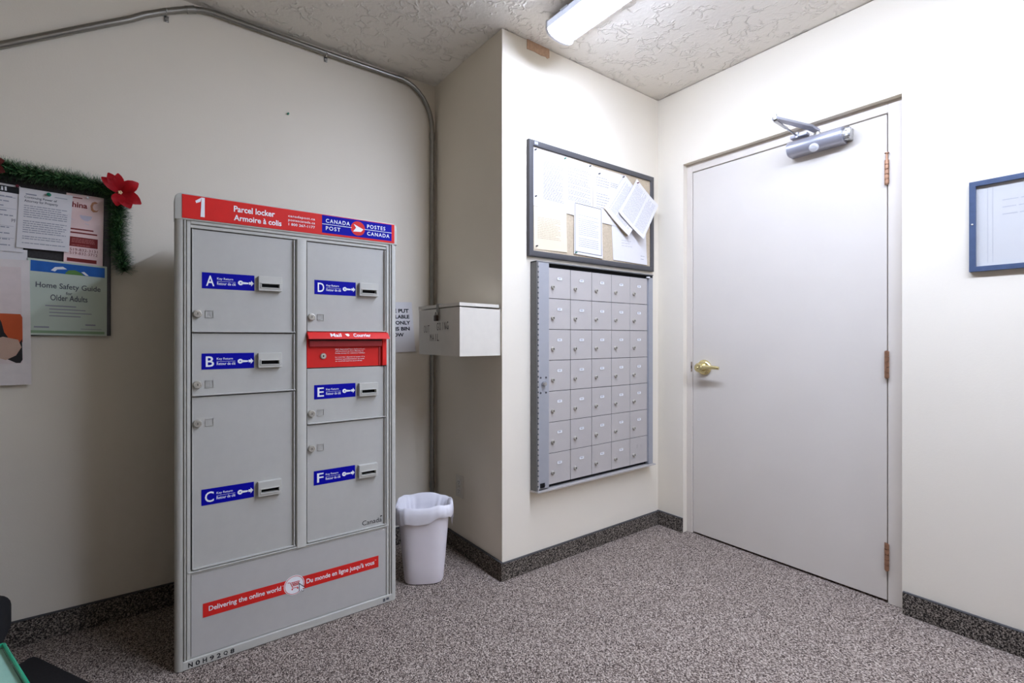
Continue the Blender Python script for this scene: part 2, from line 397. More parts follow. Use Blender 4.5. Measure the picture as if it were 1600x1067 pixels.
# header
hd = MB(); b = bmesh.new(); r = .022; hp = [(LX0, 1.490)]
for k in range(7):
    t = math.pi - math.pi / 2 * k / 6; hp.append((LX0 + r + r * math.cos(t), 1.578 - r + r * math.sin(t)))
for k in range(7):
    t = math.pi / 2 - math.pi / 2 * k / 6; hp.append((LX1 - r + r * math.cos(t), 1.578 - r + r * math.sin(t)))
hp.append((LX1, 1.490))
A = [b.verts.new((x, LF - .006, z)) for x, z in hp]; B = [b.verts.new((x, LF + .055, z)) for x, z in hp]
ff = b.faces.new(A); b.faces.new(B[::-1])
for i in range(len(hp)): b.faces.new([A[i], B[i], B[(i + 1) % len(hp)], A[(i + 1) % len(hp)]])
bmesh.ops.recalc_face_normals(b, faces=b.faces)
bmesh.ops.bevel(b, geom=[e for e in b.edges if all(abs(v.co.y - (LF - .006)) < 1e-6 for v in e.verts)], offset=.004, segments=2, affect='EDGES', profile=.5)
hd.merge(b); header = obj('header', hd, GREYP, lk)
HY = LF - .006
obj('red_panel', MB().box(.083, .820, HY - .0015, HY + .001, 1.4955, 1.5735, .0007, 1), RED, header)
obj('logo_panel', MB().box(.527, .807, HY - .0021, HY, 1.5035, 1.5710), BLUE, header)
pl = onY(HY - .0028); pl0 = onY(HY - .0023); pl3 = onY(HY - .0026)
def letter(parent, text, box, place, m, bold=0., sp=1., name='lettering'):
    mb = MB(); put_text(mb, text, *box, place, bold, sp); return obj(name, mb, m, parent, smooth=False)
one = MB(); poly(one, [(.1345, 1.505), (.1465, 1.505), (.1465, 1.570), (.1375, 1.570)], pl0); poly(one, [(.1375, 1.570), (.1345, 1.5555), (.1225, 1.5490), (.1200, 1.5565)], pl0)
obj('numeral', one, WHITE, header, smooth=False)
for tx_, bx_, p_, bo, sp in (('Parcel locker', (.232, .362, 1.5375, 1.5585), pl0, .022, 1), ('Armoire à colis', (.232, .384, 1.5075, 1.5275), pl0, .022, 1), ('canadapost.ca', (.407, .501, 1.5430, 1.5540), pl0, .008, 1.1), ('postescanada.ca', (.407, .501, 1.5280, 1.5395), pl0, .008, 1.1), ('1 800 267-1177', (.408, .501, 1.5145, 1.5240), pl0, .012, 1.05),
                         ('CANADA', (.541, .633, 1.5435, 1.5585), pl, .012, 1.25), ('POST', (.541, .596, 1.5150, 1.5300), pl, .012, 1.25), ('POSTES', (.703, .779, 1.5435, 1.5585), pl, .012, 1.25), ('CANADA', (.703, .797, 1.5150, 1.5300), pl, .012, 1.25)):
    letter(header, tx_, bx_, p_, WHITE, bo, sp)
for a, b in ((.527, .640), (.691, .807)):
    L = MB(); rect(L, a, b, 1.5362, 1.5382, pl); obj('logo_line', L, WHITE, header, smooth=False)
dm = MB(); disc(dm, .6655, 1.537, .0285, pl3); obj('logo_disc', dm, RED, header, smooth=False)
em = MB(); cx, cz2 = .6655, 1.537
poly(em, [(cx - .017, cz2 + .016), (cx + .022, cz2 - .001), (cx - .008, cz2 + .002)], pl)
poly(em, [(cx - .008, cz2 + .002), (cx + .022, cz2 - .001), (cx + .012, cz2 - .012), (cx - .020, cz2 - .014)], pl)
obj('logo_wing', em, WHITE, header, smooth=False)
# rails
tr = MB().box(.107, .789, LF - .001, LF + .02, 1.480, 1.492, .0015, 1).box(.107, .789, LF + .003, LF + .02, 1.4675, 1.4785, .0012, 1)
obj('top_rail', tr, GREYP, lk)
obj('middle_rail', MB().box(.100, .797, LF - .002, LF + .02, .3165, .3215, .001, 1).box(.107, .789, LF + .003, LF + .02, .3095, .3150, .001, 1), GREYP, lk)
cp = [(.4355, LF + .02), (.4365, LF + .002), (.4395, LF - .003), (.447, LF - .004), (.4665, LF - .004), (.4715, LF - .001), (.4735, LF + .004), (.4735, LF + .02)]
obj('center_post', MB().prism(cp, 'z', .3165, 1.4685), GREYP, lk)
br = obj('bottom_rail', MB().box(.085, .811, LF - .004, LF + .02, .002, .0310, .0015, 1), GREYP, lk)
cm = MB(); xs = .104
for i, ch in enumerate('N0H92Q8'):
    put_text(cm, ch, .1005 + i * .0202, .1005 + i * .0202 + .0125, .0080, .0238, onY(LF - .0045), .03)
obj('code_lettering', cm, INK, br, smooth=False)
im = MB(); rect(im, .771, .781, .009, .022, onY(LF - .0045)); rect(im, .785, .797, .012, .022, onY(LF - .0045))
obj('rating_marks', im, mat('mark_grey', (90, 90, 94), .7), br, smooth=False)
# doors
EMB = mat('locker_emboss', (180, 177, 169), .5)
def door_unit(letter, x0, x1, z0, z1, px, pz, lz, name):
    """px,pz: left/bottom of the blue label, lz: lock height"""
    d = MB(); yp = LF + .0075
    d.box(x0 + .001, x1 - .001, yp, yp + .012, z0 + .0012, z1 - .0012)
    d.box(x0 + .0005, x0 + .0035, LF + .003, yp + .004, z0 + .001, z1 - .001, .0008, 1)           # left return
    d.box(x1 - .0075, x1 - .0035, LF - .0015, yp + .004, z0 + .001, z1 - .001, .0012, 1)            # right flange
    d.box(x0 + .0035, x1 - .0005, LF - .001, yp + .004, z0 + .0008, z0 + .0055, .001, 1)           # bottom lip
    do = obj('locker_door', d, GREY, lk); do['label'] = name
    q = yp - .0007; pw, ph = .1585, .0545
    lb = MB(); bb = bmesh.new()
    lb.box(px, px + pw, q, yp + .0005, pz, pz + ph)
    obj('key_return_label', lb, BLUE, do)
    t = MB(); P = onY(q - .0004)
    put_text(t, letter, px + (.012 if letter != 'C' else .010), px + .036, pz + .009, pz + .0445, P, .012)
    put_text(t, 'Key Return', px + .044, px + .092, pz + .030, pz + .0395, P, .008)
    rect(t, px + .044, px + .1, pz + .0262, pz + .0270, P)
    put_text(t, 'Retour de clé', px + .044, px + .100, pz + .0140, pz + .0240, P, .008)
    kx, kz = px + .115, pz + .0255
    disc(t, kx, kz, .0082, P, 20, .0022)
    poly(t, [(kx + .006, kz + .0038), (kx + .024, kz + .0022), (kx + .0255, kz), (kx + .023, kz - .0030), (kx + .014, kz - .0036), (kx + .006, kz - .0040)], P)
    ax = px + .141
    poly(t, [(ax, kz + .0045), (ax + .007, kz + .0045), (ax + .007, kz + .0100), (ax + .0155, kz), (ax + .007, kz - .0100), (ax + .007, kz - .0045), (ax, kz - .0045)], P)
    obj('lettering', t, WHITE, do, smooth=False)
    sx0, sx1, sz0, sz1 = px + .1695, px + .2465, pz + .001, pz + .0530
    sm = MB(); so = LF - .011
    # housing built as a frame with a real hole
    hx0, hx1, hz0, hz1 = sx0 + .0095, sx1 - .0095, sz0 + .012, sz0 + .025
    for a in ((sx0, sx1, sz0, hz0), (sx0, sx1, hz1, sz1), (sx0, hx0, hz0, hz1), (hx1, sx1, hz0, hz1)):
        sm.box(a[0], a[1], so, yp + .001, a[2], a[3], .0008, 1)
    sm.box(hx0 - .003, hx1 + .003, so - .0025, so + .001, hz1, hz1 + .0035, .0006, 1).box(hx0 - .003, hx1 + .003, so - .0025, so + .001, hz0 - .0035, hz0, .0006, 1)
    sm.box(hx0 - .0035, hx0, so - .0025, so + .001, hz0 - .003, hz1 + .003, .0006, 1).box(hx1, hx1 + .0035, so - .0025, so + .001, hz0 - .003, hz1 + .003, .0006, 1)
    obj('key_slot', sm, GREYP, do)
    obj('slot_opening', MB().box(hx0, hx1, yp - .002, yp + .001, hz0, hz1), BLACK, do)
    lx = x0 + .0165
    lo = obj('lock', MB().lathe([(.0130, 0), (.0130, .010), (.0115, .013), (.0085, .0135), (.0080, .0115), (.0060, .0115), (.0055, .0130)], (lx, yp, lz), (0, -1, 0), 28), STEEL, do)
    obj('keyway', MB().box(lx - .0010, lx + .0010, yp - .0136, yp - .012, lz - .0035, lz + .0035), BLACK, do)
    e = MB(); ex = lx + .0245; h = .0125; s_ = .0014; ey = yp - .0022
    for a in ((ex - .002, ex + .022, lz + h - s_, lz + h), (ex - .002, ex + .022, lz - h, lz - h + s_), (ex - .002, ex - .002 + s_, lz - h, lz + h), (ex + .022 - s_, ex + .022, lz - h, lz + h)):
        e.box(a[0], a[1], ey, yp + .0005, a[2], a[3])
    put_text(e, letter, ex + .003, ex + .017, lz - .009, lz + .009, onY(yp - .0016), .004)
    obj('embossed_letter', e, EMB, do, smooth=False)
    return do
door_unit('A', .1105, .4345, 1.1185, 1.4655, .1395, 1.268, 1.1815, 'upper left locker door lettered A')
door_unit('B', .1105, .4345, .9040, 1.1165, .1385, .993, .9435, 'shallow left locker door lettered B')
door_unit('C', .1105, .4345, .3235, .9020, .1380, .533, .8135, 'tall left locker door lettered C')
door_unit('D', .4750, .7875, 1.1240, 1.4655, .5030, 1.268, 1.1795, 'upper right locker door lettered D')
door_unit('E', .4750, .7875, .7710, .9840, .5020, .865, .8130, 'shallow right locker door lettered E')
dF = door_unit('F', .4750, .7875, .3235, .7690, .5005, .536, .6800, 'lower right locker door lettered F')
cw = MB(); put_text(cw, 'Canada', .688, .770, .3395, .3585, onY(LF + .0069), .004)
rect(cw, .7640, .7655, .3560, .3650, onY(LF + .0069)); rect(cw, .7655, .7715, .3605, .3650, onY(LF + .0069)); obj('wordmark', cw, INK, dF, smooth=False)
# red mail slot
ms = MB(); yp = LF + .010
ms.box(.4765, .7865, yp, yp + .01, .9865, 1.1225)
ms.box(.7700, .7880, LF - .002, yp + .002, .9870, 1.1000, .001, 1).box(.4755, .4800, LF + .004, yp + .002, .9870, 1.1000)
slot = obj('mail_slot', ms, RED, lk); slot['label'] = 'red letter slot with hood'
obj('hood', MB().prism([(yp, 1.1240), (LF - .010, 1.1215), (LF - .030, 1.1000), (LF - .031, 1.0965), (LF - .027, 1.0960), (yp, 1.1010)], 'x', .4735, .7900), RED, slot)
obj('flap', MB().box(.482, .768, LF - .004, LF + .004, 1.0660, 1.0960, .002, 1), mat('dark_postal_red', (168, 34, 36), .4), slot)
obj('drop_opening', MB().box(.484, .766, LF - .006, LF + .001, 1.0890, 1.0925), BLACK, slot)
obj('side_groove', MB().box(.758, .764, yp - .003, yp + .001, .990, 1.064), mat('dark_postal_red', (168, 34, 36), .4), slot)
def hoodp(u, v):            # on the sloping lip of the hood
    k = (v - 1.1000) / .0215
    return (u, LF - .0306 + .020 * k - .0002, v + .0003)
letter(slot, 'Mail', (.555, .596, 1.1040, 1.1175), hoodp, WHITE, .02); letter(slot, 'Courrier', (.643, .713, 1.1040, 1.1175), hoodp, WHITE, .02)
ht = MB(); poly(ht, [(.611, 1.1155), (.624, 1.1165), (.629, 1.1110), (.622, 1.1055), (.616, 1.1085)], hoodp); obj('hood_symbol', ht, WHITE, slot, smooth=False)
P = onY(yp - .0006)
for i, s in enumerate(('Mail deposited here before 5 pm', 'will be picked up from Monday to', 'Friday except for statutory holidays')): letter(slot, s, (.582, .582 + (.118, .112, .118)[i], 1.0525 - i * .0078, 1.0580 - i * .0078), P, WHITE, .01)
for i, s in enumerate(('Le courrier déposé ici avant 17 h', 'ramassé quotidiennement du lundi', 'au vendredi sauf les jours fériés')): letter(slot, s, (.582, .582 + (.117, .115, .106)[i], 1.0215 - i * .0078, 1.0270 - i * .0078), P, WHITE, .01)
obj('lock', MB().lathe([(.0115, 0), (.0115, .004), (.009, .006), (.0035, .006), (.003, .004)], (.536, yp, 1.0300), (0, -1, 0), 24), STEEL, slot)
obj('keyway', MB().box(.5345, .5375, yp - .0066, yp - .004, 1.0265, 1.0335), BLACK, slot)
# lower panel with the banner
pn = obj('lower_panel', MB().box(.1085, .7875, LF + .004, LF + .018, .0325, .3085, .001, 1), PANEL, lk)
PY = LF + .0035
obj('banner', MB().box(.142, .755, PY - .0003, LF + .0045, .1560, .2030), RED, pn)
bt = MB(); P = onY(PY - .0009)
letter(pn, 'Delivering the online world', (.159, .385, .1685, .1905), P, WHITE, .016)
letter(pn, "Du monde en ligne jusqu'à vous", (.473, .737, .1665, .1905), P, WHITE, .016)
letter(pn, 'TM', (.388, .394, .1865, .1895), P, WHITE); letter(pn, 'TM', (.739, .745, .1865, .1895), P, WHITE)
disc(bt, .430, .1800, .0360, onY(PY - .0006), 40)
obj('cart_disc', bt, WHITE, pn, smooth=False)
ct = MB(); P = onY(PY - .0012)
disc(ct, .430, .1800, .0335, P, 40, .0318)
cx, cz2 = .430, .1800
def stroke(mb, a, b, w, P):
    d = Vector((b[0] - a[0], b[1] - a[1])).normalized(); n = (-d.y * w, d.x * w)
    poly(mb, [(a[0] + n[0], a[1] + n[1]), (a[0] - n[0], a[1] - n[1]), (b[0] - n[0], b[1] - n[1]), (b[0] + n[0], b[1] + n[1])], P)
for a, b in (((-.023, .014), (-.014, .012)), ((-.014, .012), (-.005, -.010)), ((-.011, .011), (.018, .011)), ((.018, .011), (.014, -.002)), ((.014, -.002), (-.007, -.002)), ((-.007, -.010), (.013, -.010)), ((-.005, .010), (-.002, -.002)), ((.001, .010), (.002, -.002)), ((.007, .010), (.006, -.002)), ((.013, .010), (.010, -.002)), ((-.009, .0045), (.016, .0045))):
    stroke(ct, (cx + a[0], cz2 + a[1]), (cx + b[0], cz2 + b[1]), .0010, P)
disc(ct, cx - .007, cz2 - .0145, .0028, P, 12); disc(ct, cx + .012, cz2 - .0145, .0028, P, 12)
obj('cart_symbol', ct, RED, pn, smooth=False)
ar = [(0, 0), (0, -.034), (.0075, -.027), (.0125, -.0385), (.0175, -.0362), (.0125, -.0252), (.0225, -.0245)]
am_ = MB(); poly(am_, [(.4465 + 1.0 * x, .1835 + .95 * z) for x, z in ar], onY(PY - .0015)); obj('cursor_outline', am_, INK, pn, smooth=False)
gx = sum(a[0] for a in ar) / 7; gz = sum(a[1] for a in ar) / 7
am_ = MB(); poly(am_, [(.4465 + gx + .80 * (x - gx), .1835 + .95 * (gz + .78 * (z - gz))) for x, z in ar], onY(PY - .0018)); obj('cursor_arrow', am_, WHITE, pn, smooth=False)

# ------------------------------------------------------------------ wall mailbox bank
MX0, MX1, MZ0, MZ1, MY = 1.447, 2.316, .378, 1.462, 1.752
mbk = thing('mailbox_bank', ((MX0 + MX1) / 2, YC, MZ0), 'aluminium apartment mailbox bank of thirty-five small locked doors below the notice board', 'mailbox')
hs = MB()
YW = YC - .0008
hs.box(MX0, MX0 + .006, MY, YW, MZ0, MZ1).box(MX1 - .004, MX1, MY + .008, YW, MZ0, MZ1).box(MX0, MX1, MY + .004, YW, MZ1 - .005, MZ1)
obj('housing', hs, mat('grey_galvanised', (120, 120, 120), .5, metal=.4, vary=.05), mbk)
obj('back_plate', MB().box(MX0 + .006, MX1 - .004, MY + .030, YC - .001, MZ0 + .002, MZ1 - .005), BLACK, mbk)
obj('hinge_stile', MB().box(1.4575, 1.5215, MY - .001, MY + .025, .390, 1.455, .0012, 1), ALUB, mbk)
obj('right_stile', MB().box(2.2715, 2.2760, MY + .012, MY + .03, .396, 1.437).box(2.2760, MX1 - .004, MY + .004, MY + .03, .384, 1.443, .0012, 1), ALUB, mbk)
kn = MB(); z = .384
while z < 1.45:
    kn.cyl((1.4550, MY - .001, z), (1.4550, MY - .001, z + .0165), .0030, n=10); z += .0245
obj('piano_hinge', kn, ALU, mbk)['kind'] = 'stuff'
obj('hinge_gap', MB().box(1.4530, 1.4575, MY + .0005, MY + .010, .384, 1.455), BLACK, mbk)
bl_ = MB().prism([(MY - .012, .3765), (YW, .3700), (YW, .3790), (MY - .012, .3835)], 'x', MX0 - .003, MX1 + .001)
obj('bottom_lip', bl_, ALU, mbk)
obj('master_lock', MB().lathe([(.0115, 0), (.0115, .012), (.009, .016), (.004, .016)], (1.486, MY - .001, .884), (0, -1, 0), 22), CHROME, mbk)
for x in (1.469, 1.502):
    for z in (.913, .842): obj('screw', MB().lathe([(.0048, 0), (.0045, .0022), (.002, .0026)], (x, MY - .001, z), (0, -1, 0), 12), DARKF, mbk)
obj('black_catch', MB().box(1.466, 1.494, MY - .004, MY, .3945, .4165, .001, 1).box(1.4785, 1.4815, MY - .006, MY - .003, .3945, .4165).box(1.466, 1.494, MY - .006, MY - .003, .404, .407), BLACK, mbk)
obj('white_catch', MB().box(2.262, 2.280, MY - .002, MY + .012, 1.4405, 1.4480, .001, 1), WHITE, mbk)
W5, H7 = (2.2710 - 1.5235) / 5, (1.4385 - .3965) / 7
dw, dh = W5 - .0026, H7 - .0026
proto = {}
for r in range(7):
    for c in range(5):
        x = 1.5235 + (c + .5) * W5; z = 1.4385 - (r + .5) * H7; y = MY + .013
        first = not proto
        if first:
            d = obj('mailbox_door', MB().box(-dw / 2, dw / 2, -.0012, .0045, -dh / 2, dh / 2, .001, 1), ALU, mbk, origin=(0, 0, 0))
            l1 = obj('lock', MB().lathe([(.0100, 0), (.0100, .005), (.0086, .0095), (.0060, .0100), (.0052, .0085), (.003, .0085)], (0, 0, 0), (0, -1, 0), 18), STEEL, d, origin=(0, 0, 0))
            k1 = obj('keyway', MB().box(-.0011, .0011, -.0104, -.008, -.004, .004), BLACK, d, origin=(0, 0, 0))
            h1 = MB().box(-.0175, .0175, -.0012, .0008, .0060, .0080).box(-.0175, .0175, -.0012, .0008, -.0080, -.0060).box(-.0175, -.0155, -.0012, .0008, -.0060, .0060).box(.0155, .0175, -.0012, .0008, -.0060, .0060)
            h1 = obj('label_holder', h1, ALU, d, origin=(0, 0, 0))
            p1 = obj('number_card', MB().box(-.0155, .0155, -.0006, .0005, -.0060, .0060), WHITE, d, origin=(0, 0, 0))
            n1 = MB()
            for k in range(3): rect(n1, -.0085 + k * .0060, -.0045 + k * .0060, -.0030, .0035, onY(-.0009))
            n1 = obj('number_print', n1, INKG, d, origin=(0, 0, 0), smooth=False)
            proto = dict(d=d, kids=[l1, k1, h1, p1, n1])
            kids = proto['kids']
        else:
            d = proto['d'].copy(); COL.objects.link(d); kids = []
            for i, k in enumerate(proto['kids']):
                if (r, c) == (6, 4) and i == 4: continue
                q = k.copy(); COL.objects.link(q); q.parent = d; kids.append(q)
        d.location = Vector((x, y, z)) - wloc(mbk)
        lp = Vector((-.30 * dw, -.0012, -.135 * dh)); hp_ = Vector((.015 * dw, -.0013, .165 * dh))
        for k in kids: k.location = lp if k.name.startswith(('lock', 'keyway')) else hp_
        for k in kids:
            if k.name.startswith('number_card') and (r, c) == (6, 4): k.data = k.data.copy(); k.data.materials[0] = ALU

# ------------------------------------------------------------------ papers
def paper(name, label, cat, corners, ybase, m, bulge=0.0, lift=(0, 0, 0, 0), group=None, n=10, thick=.0006, marks=(), lines=None):
    """corners tl,tr,br,bl as (X,z); lift: distance from the board at the four corners"""
    tl, tr_, br_, bl2 = [Vector(c) for c in corners]
    def at(u, v, e=0.0):
        p = (tl * (1 - u) + tr_ * u) * (1 - v) + (bl2 * (1 - u) + br_ * u) * v
        l = (lift[0] * (1 - u) + lift[1] * u) * (1 - v) + (lift[3] * (1 - u) + lift[2] * u) * v ** 2
        d = l + bulge * math.sin(math.pi * u) * math.sin(math.pi * min(1, v)) + e
        return (p.x, ybase - d, p.y)
    b = MB(); bm = b.bm
    F = [[bm.verts.new(at(i / n, j / n, thick)) for i in range(n + 1)] for j in range(n + 1)]
    K = [[bm.verts.new(at(i / n, j / n, 0)) for i in range(n + 1)] for j in range(n + 1)]
    for j in range(n):
        for i in range(n):
            bm.faces.new([F[j][i], F[j + 1][i], F[j + 1][i + 1], F[j][i + 1]])
            bm.faces.new([K[j][i], K[j][i + 1], K[j + 1][i + 1], K[j + 1][i]])
    for i in range(n):
        bm.faces.new([F[0][i], F[0][i + 1], K[0][i + 1], K[0][i]]); bm.faces.new([F[n][i + 1], F[n][i], K[n][i], K[n][i + 1]])
        bm.faces.new([F[i + 1][0], F[i][0], K[i][0], K[i + 1][0]]); bm.faces.new([F[i][n], F[i + 1][n], K[i + 1][n], K[i][n]])
    o = obj(name, b, m); tag(o, label, cat, group)
    parts = {}
    def P(level): return lambda u, v: at(u, v, thick + .0004 * level)
    def get(nm, mm):
        if nm not in parts: parts[nm] = (MB(), mm)
        return parts[nm][0]
    def grect(mb, u0, u1, v0, v1, pl):       # subdivided so it follows the curl
        k = max(1, int(abs(u1 - u0) * n)); q = max(1, int(abs(v1 - v0) * n))
        for i in range(k):
            for j in range(q):
                rect(mb, u0 + (u1 - u0) * i / k, u0 + (u1 - u0) * (i + 1) / k, v0 + (v1 - v0) * j / q, v0 + (v1 - v0) * (j + 1) / q, pl)
    for mk in marks:
        kind, nm, mm, lev = mk[:4]
        mb = get(nm, mm); pl = P(lev)
        if kind == 'rect': grect(mb, *mk[4:8], pl)
        elif kind == 'text': put_text(mb, mk[4], mk[5], mk[6], mk[8], mk[7], pl, mk[9] if len(mk) > 9 else 0)
        elif kind == 'poly': poly(mb, mk[4], pl)
        elif kind == 'frame':
            u0, u1, v0, v1, w, w2 = mk[4:10]
            for a in ((u0, u1, v0, v0 + w2), (u0, u1, v1 - w2, v1), (u0, u0 + w, v0, v1), (u1 - w, u1, v0, v1)): grect(mb, *a, pl)
    if lines:
        for (u0, u1, v0, v1, cnt, mm, hh) in lines:
            mb = get('printed_lines', mm)
            for k in range(cnt):
                if random.random() < .10: continue
                v = v0 + (v1 - v0) * (k + .5) / cnt
                word_line(mb, u0, u1 - random.uniform(0, .25) * (u1 - u0) * (random.random() < .35), v - hh, v + hh, P(1), .012, .03, .11)
    for nm, (mb, mm) in parts.items():
        q = obj(nm, mb, mm, o, smooth=False)
        if nm in ('printed_lines', 'small_print', 'rules', 'bold_lines'): q['kind'] = 'stuff'
    return o
def pin(x, y, z, m, label, s=1.0):
    o = obj('push_pin', MB().lathe([(.0042 * s, 0), (.0042 * s, .0012), (.0026 * s, .0022), (.0022 * s, .0065), (.0038 * s, .0075), (.0036 * s, .0095), (.001, .0100)], (x, y, z), (0, -1, 0), 14), m)
    tag(o, label, 'push pin')
    return o
PBLK = mat('pin_black', (40, 40, 42), .4); PGRN = mat('pin_green', (20, 120, 90), .35); PRED = mat('pin_maroon', (110, 30, 44), .4); PWHT = mat('pin_white', (225, 225, 225), .4)
TYPED = mat('typed_print', (96, 96, 102), .8); FAINT = mat('faint_print', (160, 158, 162), .8); MIDP = mat('mid_print', (150, 150, 158), .8); FCREAM = mat('faint_print_cream', (204, 184, 156), .8)

# notice board above the mailboxes
nb = thing('notice_board', (1.9, YC, 1.487), 'charcoal framed notice board with tan backing above the mailboxes', 'notice board')
bx0, bx1, bz0, bz1 = 1.424, 2.356, 1.486, 2.036
fw = .028
def frame_rail(pts_out, pts_in, y0, y1): pass
def mitred(name, o_, w, y_wall, y_front, m, parent, bev=.004):
    x0, x1, z0, z1 = o_
    for a in (((x0, z0), (x1, z0), (x1 - w, z0 + w), (x0 + w, z0 + w)), ((x0, z1), (x0 + w, z1 - w), (x1 - w, z1 - w), (x1, z1)), ((x0, z0), (x0 + w, z0 + w), (x0 + w, z1 - w), (x0, z1)), ((x1, z0), (x1, z1), (x1 - w, z1 - w), (x1 - w, z0 + w))):
        b = MB().prism(list(a), 'y', y_front, y_wall)
        fe = [e for e in b.bm.edges if all(abs(v.co.y - y_front) < 1e-6 for v in e.verts) and (abs(e.verts[0].co.x - e.verts[1].co.x) < 1e-6 or abs(e.verts[0].co.z - e.verts[1].co.z) < 1e-6)]
        bmesh.ops.bevel(b.bm, geom=fe, offset=bev, segments=3, affect='EDGES', profile=.5)
        obj(name, b, m, parent)
mitred('frame_rail', (bx0, bx1, bz0, bz1), fw, YC - .001, YC - .020, DARKF, nb)
obj('backing', MB().box(bx0 + .02, bx1 - .02, YC - .011, YC - .001, bz0 + .02, bz1 - .02), CORK, nb)
cb_ = MB(); put_text(cb_, 'CA', 1.458, 1.476, 2.018, 2.028, onY(YC - .0205), .02)
obj('corner_mark', MB().box(1.456, 1.478, YC - .0204, YC - .0195, 2.0160, 2.0300, .0003, 1), mat('pale_violet', (170, 168, 186), .4), nb)
YN = YC - .0115
L0 = lambda m_=FAINT, c=22: [(.12, .88, .08, .92, c, m_, .006)]
paper('notice_sheet', 'white typed sheet at the top left of the tan notice board', 'paper', [(1.455, 2.004), (1.657, 2.006), (1.657, 1.722), (1.455, 1.728)], YN, PAPER, .002, (0, 0, .003, 0), lines=[(.3, .95, .18, .85, 26, TYPED, .0034)])
paper('notice_sheet', 'white typed sheet second from left on the tan notice board', 'paper', [(1.655, 2.005), (1.852, 1.999), (1.850, 1.716), (1.657, 1.722)], YN - .001, PAPER, .003, (0, .002, .004, .001), lines=[(.10, .92, .15, .75, 22, TYPED, .0034)])
paper('notice_sheet', 'white sheet partly under the stapled booklet on the tan notice board', 'paper', [(1.856, 1.997), (2.097, 1.998), (2.099, 1.706), (1.858, 1.713)], YN, PAPER, .003, (0, 0, .004, .002), lines=[(.10, .5, .15, .75, 12, TYPED, .0034), (.55, .8, .2, .3, 3, TYPED, .0034)])
paper('notice_sheet', 'cream typed sheet at the lower left of the tan notice board', 'paper', [(1.456, 1.724), (1.664, 1.724), (1.671, 1.527), (1.460, 1.523)], YN, CREAM, .003, (.002, .004, .003, 0), lines=[(.10, .8, .18, .75, 14, FCREAM, .009)])
paper('notice_sheet', 'white notice with a black ruled border on the tan notice board', 'paper', [(1.716, 1.788), (1.919, 1.784), (1.923, 1.520), (1.716, 1.526)], YN - .004, PAPER, .002, (.001, .002, .003, .001), marks=[('frame', 'border', DARKF, 1, .03, .965, .012, .955, .014, .011)], lines=[(.15, .85, .1, .85, 20, FAINT, .0042)])
paper('notice_sheet', 'white sheet at the lower right of the tan notice board', 'paper', [(1.999, 1.718), (2.285, 1.724), (2.296, 1.519), (2.011, 1.523)], YN - .001, PAPER, .002, (0, .002, .004, .001), lines=[(.25, .55, .38, .6, 3, FAINT, .0042), (.8, .92, .75, .88, 3, FAINT, .007)])
bk = paper('stapled_booklet', 'thick tilted stapled booklet pinned on the tan notice board', 'booklet', [(2.099, 1.998), (2.285, 1.872), (2.108, 1.660), (1.932, 1.789)][3:] + [(2.099, 1.998), (2.285, 1.872), (2.108, 1.660)], YN - .006, PAPER, .004, (.006, .002, .010, .022), lines=[(.10, .9, .1, .9, 24, FAINT, .0042)])
pg = MB()
for k in range(4):
    a, b_ = Vector((1.932, 1.789)), Vector((2.108, 1.660)); off = .004 + .0045 * k
    d = (b_ - a); nrm = Vector((-d.y, d.x)).normalized()
    i_ = nrm * .012
    e1, e2 = a + nrm * (-.0015 + .001 * k) * -1, b_ + nrm * (-.0015 + .001 * k) * -1
    pg.quad([(e1.x, YN - .001 - off * .3, e1.y), (e2.x, YN - .003 - off, e2.y), (e2.x + i_.x * 3, YN - .002 - off * .8, e2.y + i_.y * 3), (e1.x + i_.x * 3, YN - .001 - off * .3, e1.y + i_.y * 3)])
obj('pages', pg, CREAM, bk, smooth=False)
paper('notice_sheet', 'tilted white sheet hanging over the right frame of the tan notice board', 'paper', [(2.028, 1.781), (2.186, 1.990), (2.358, 1.867), (2.213, 1.653)], YN - .019, PAPER, .004, (.006, .001, .016, .026), lines=[(.08, .92, .08, .92, 26, FAINT, .0042)])
for x, z, m_, lab, d in ((1.465, 1.993, PBLK, 'black push pin at the upper left sheet corner of the tan board', .002), (1.653, 1.992, PGRN, 'green push pin between the two upper left sheets of the tan board', .004), (1.829, 1.991, PBLK, 'black push pin at the second sheet top right of the tan board', .004), (1.899, 1.966, PBLK, 'black push pin above the black bordered notice on the tan board', .003), (2.078, 1.981, PBLK, 'black push pin through the booklet top on the tan board', .013), (2.190, 1.968, PRED, 'dark red push pin on the tilted sheet of the tan board', .021), (1.467, 1.773, PBLK, 'black push pin halfway down the left edge of the tan board', .002), (1.473, 1.537, PBLK, 'black push pin in the cream sheet bottom corner', .002), (1.726, 1.532, PGRN, 'small green push pin under the black bordered notice', .006)):
    pin(x, YN - d, z, m_, lab, .9)
tag(obj('wall_patch', MB().prism([(1.425, 2.4635), (1.470, 2.4660), (1.512, 2.4620), (1.540, 2.4655), (1.552, 2.4600), (1.565, 2.4680), (1.564, 2.5095), (1.425, 2.5095)], 'y', YC - .0022, YC), CARD), 'torn tan paper patch where the wall meets the ceiling', 'wall patch')

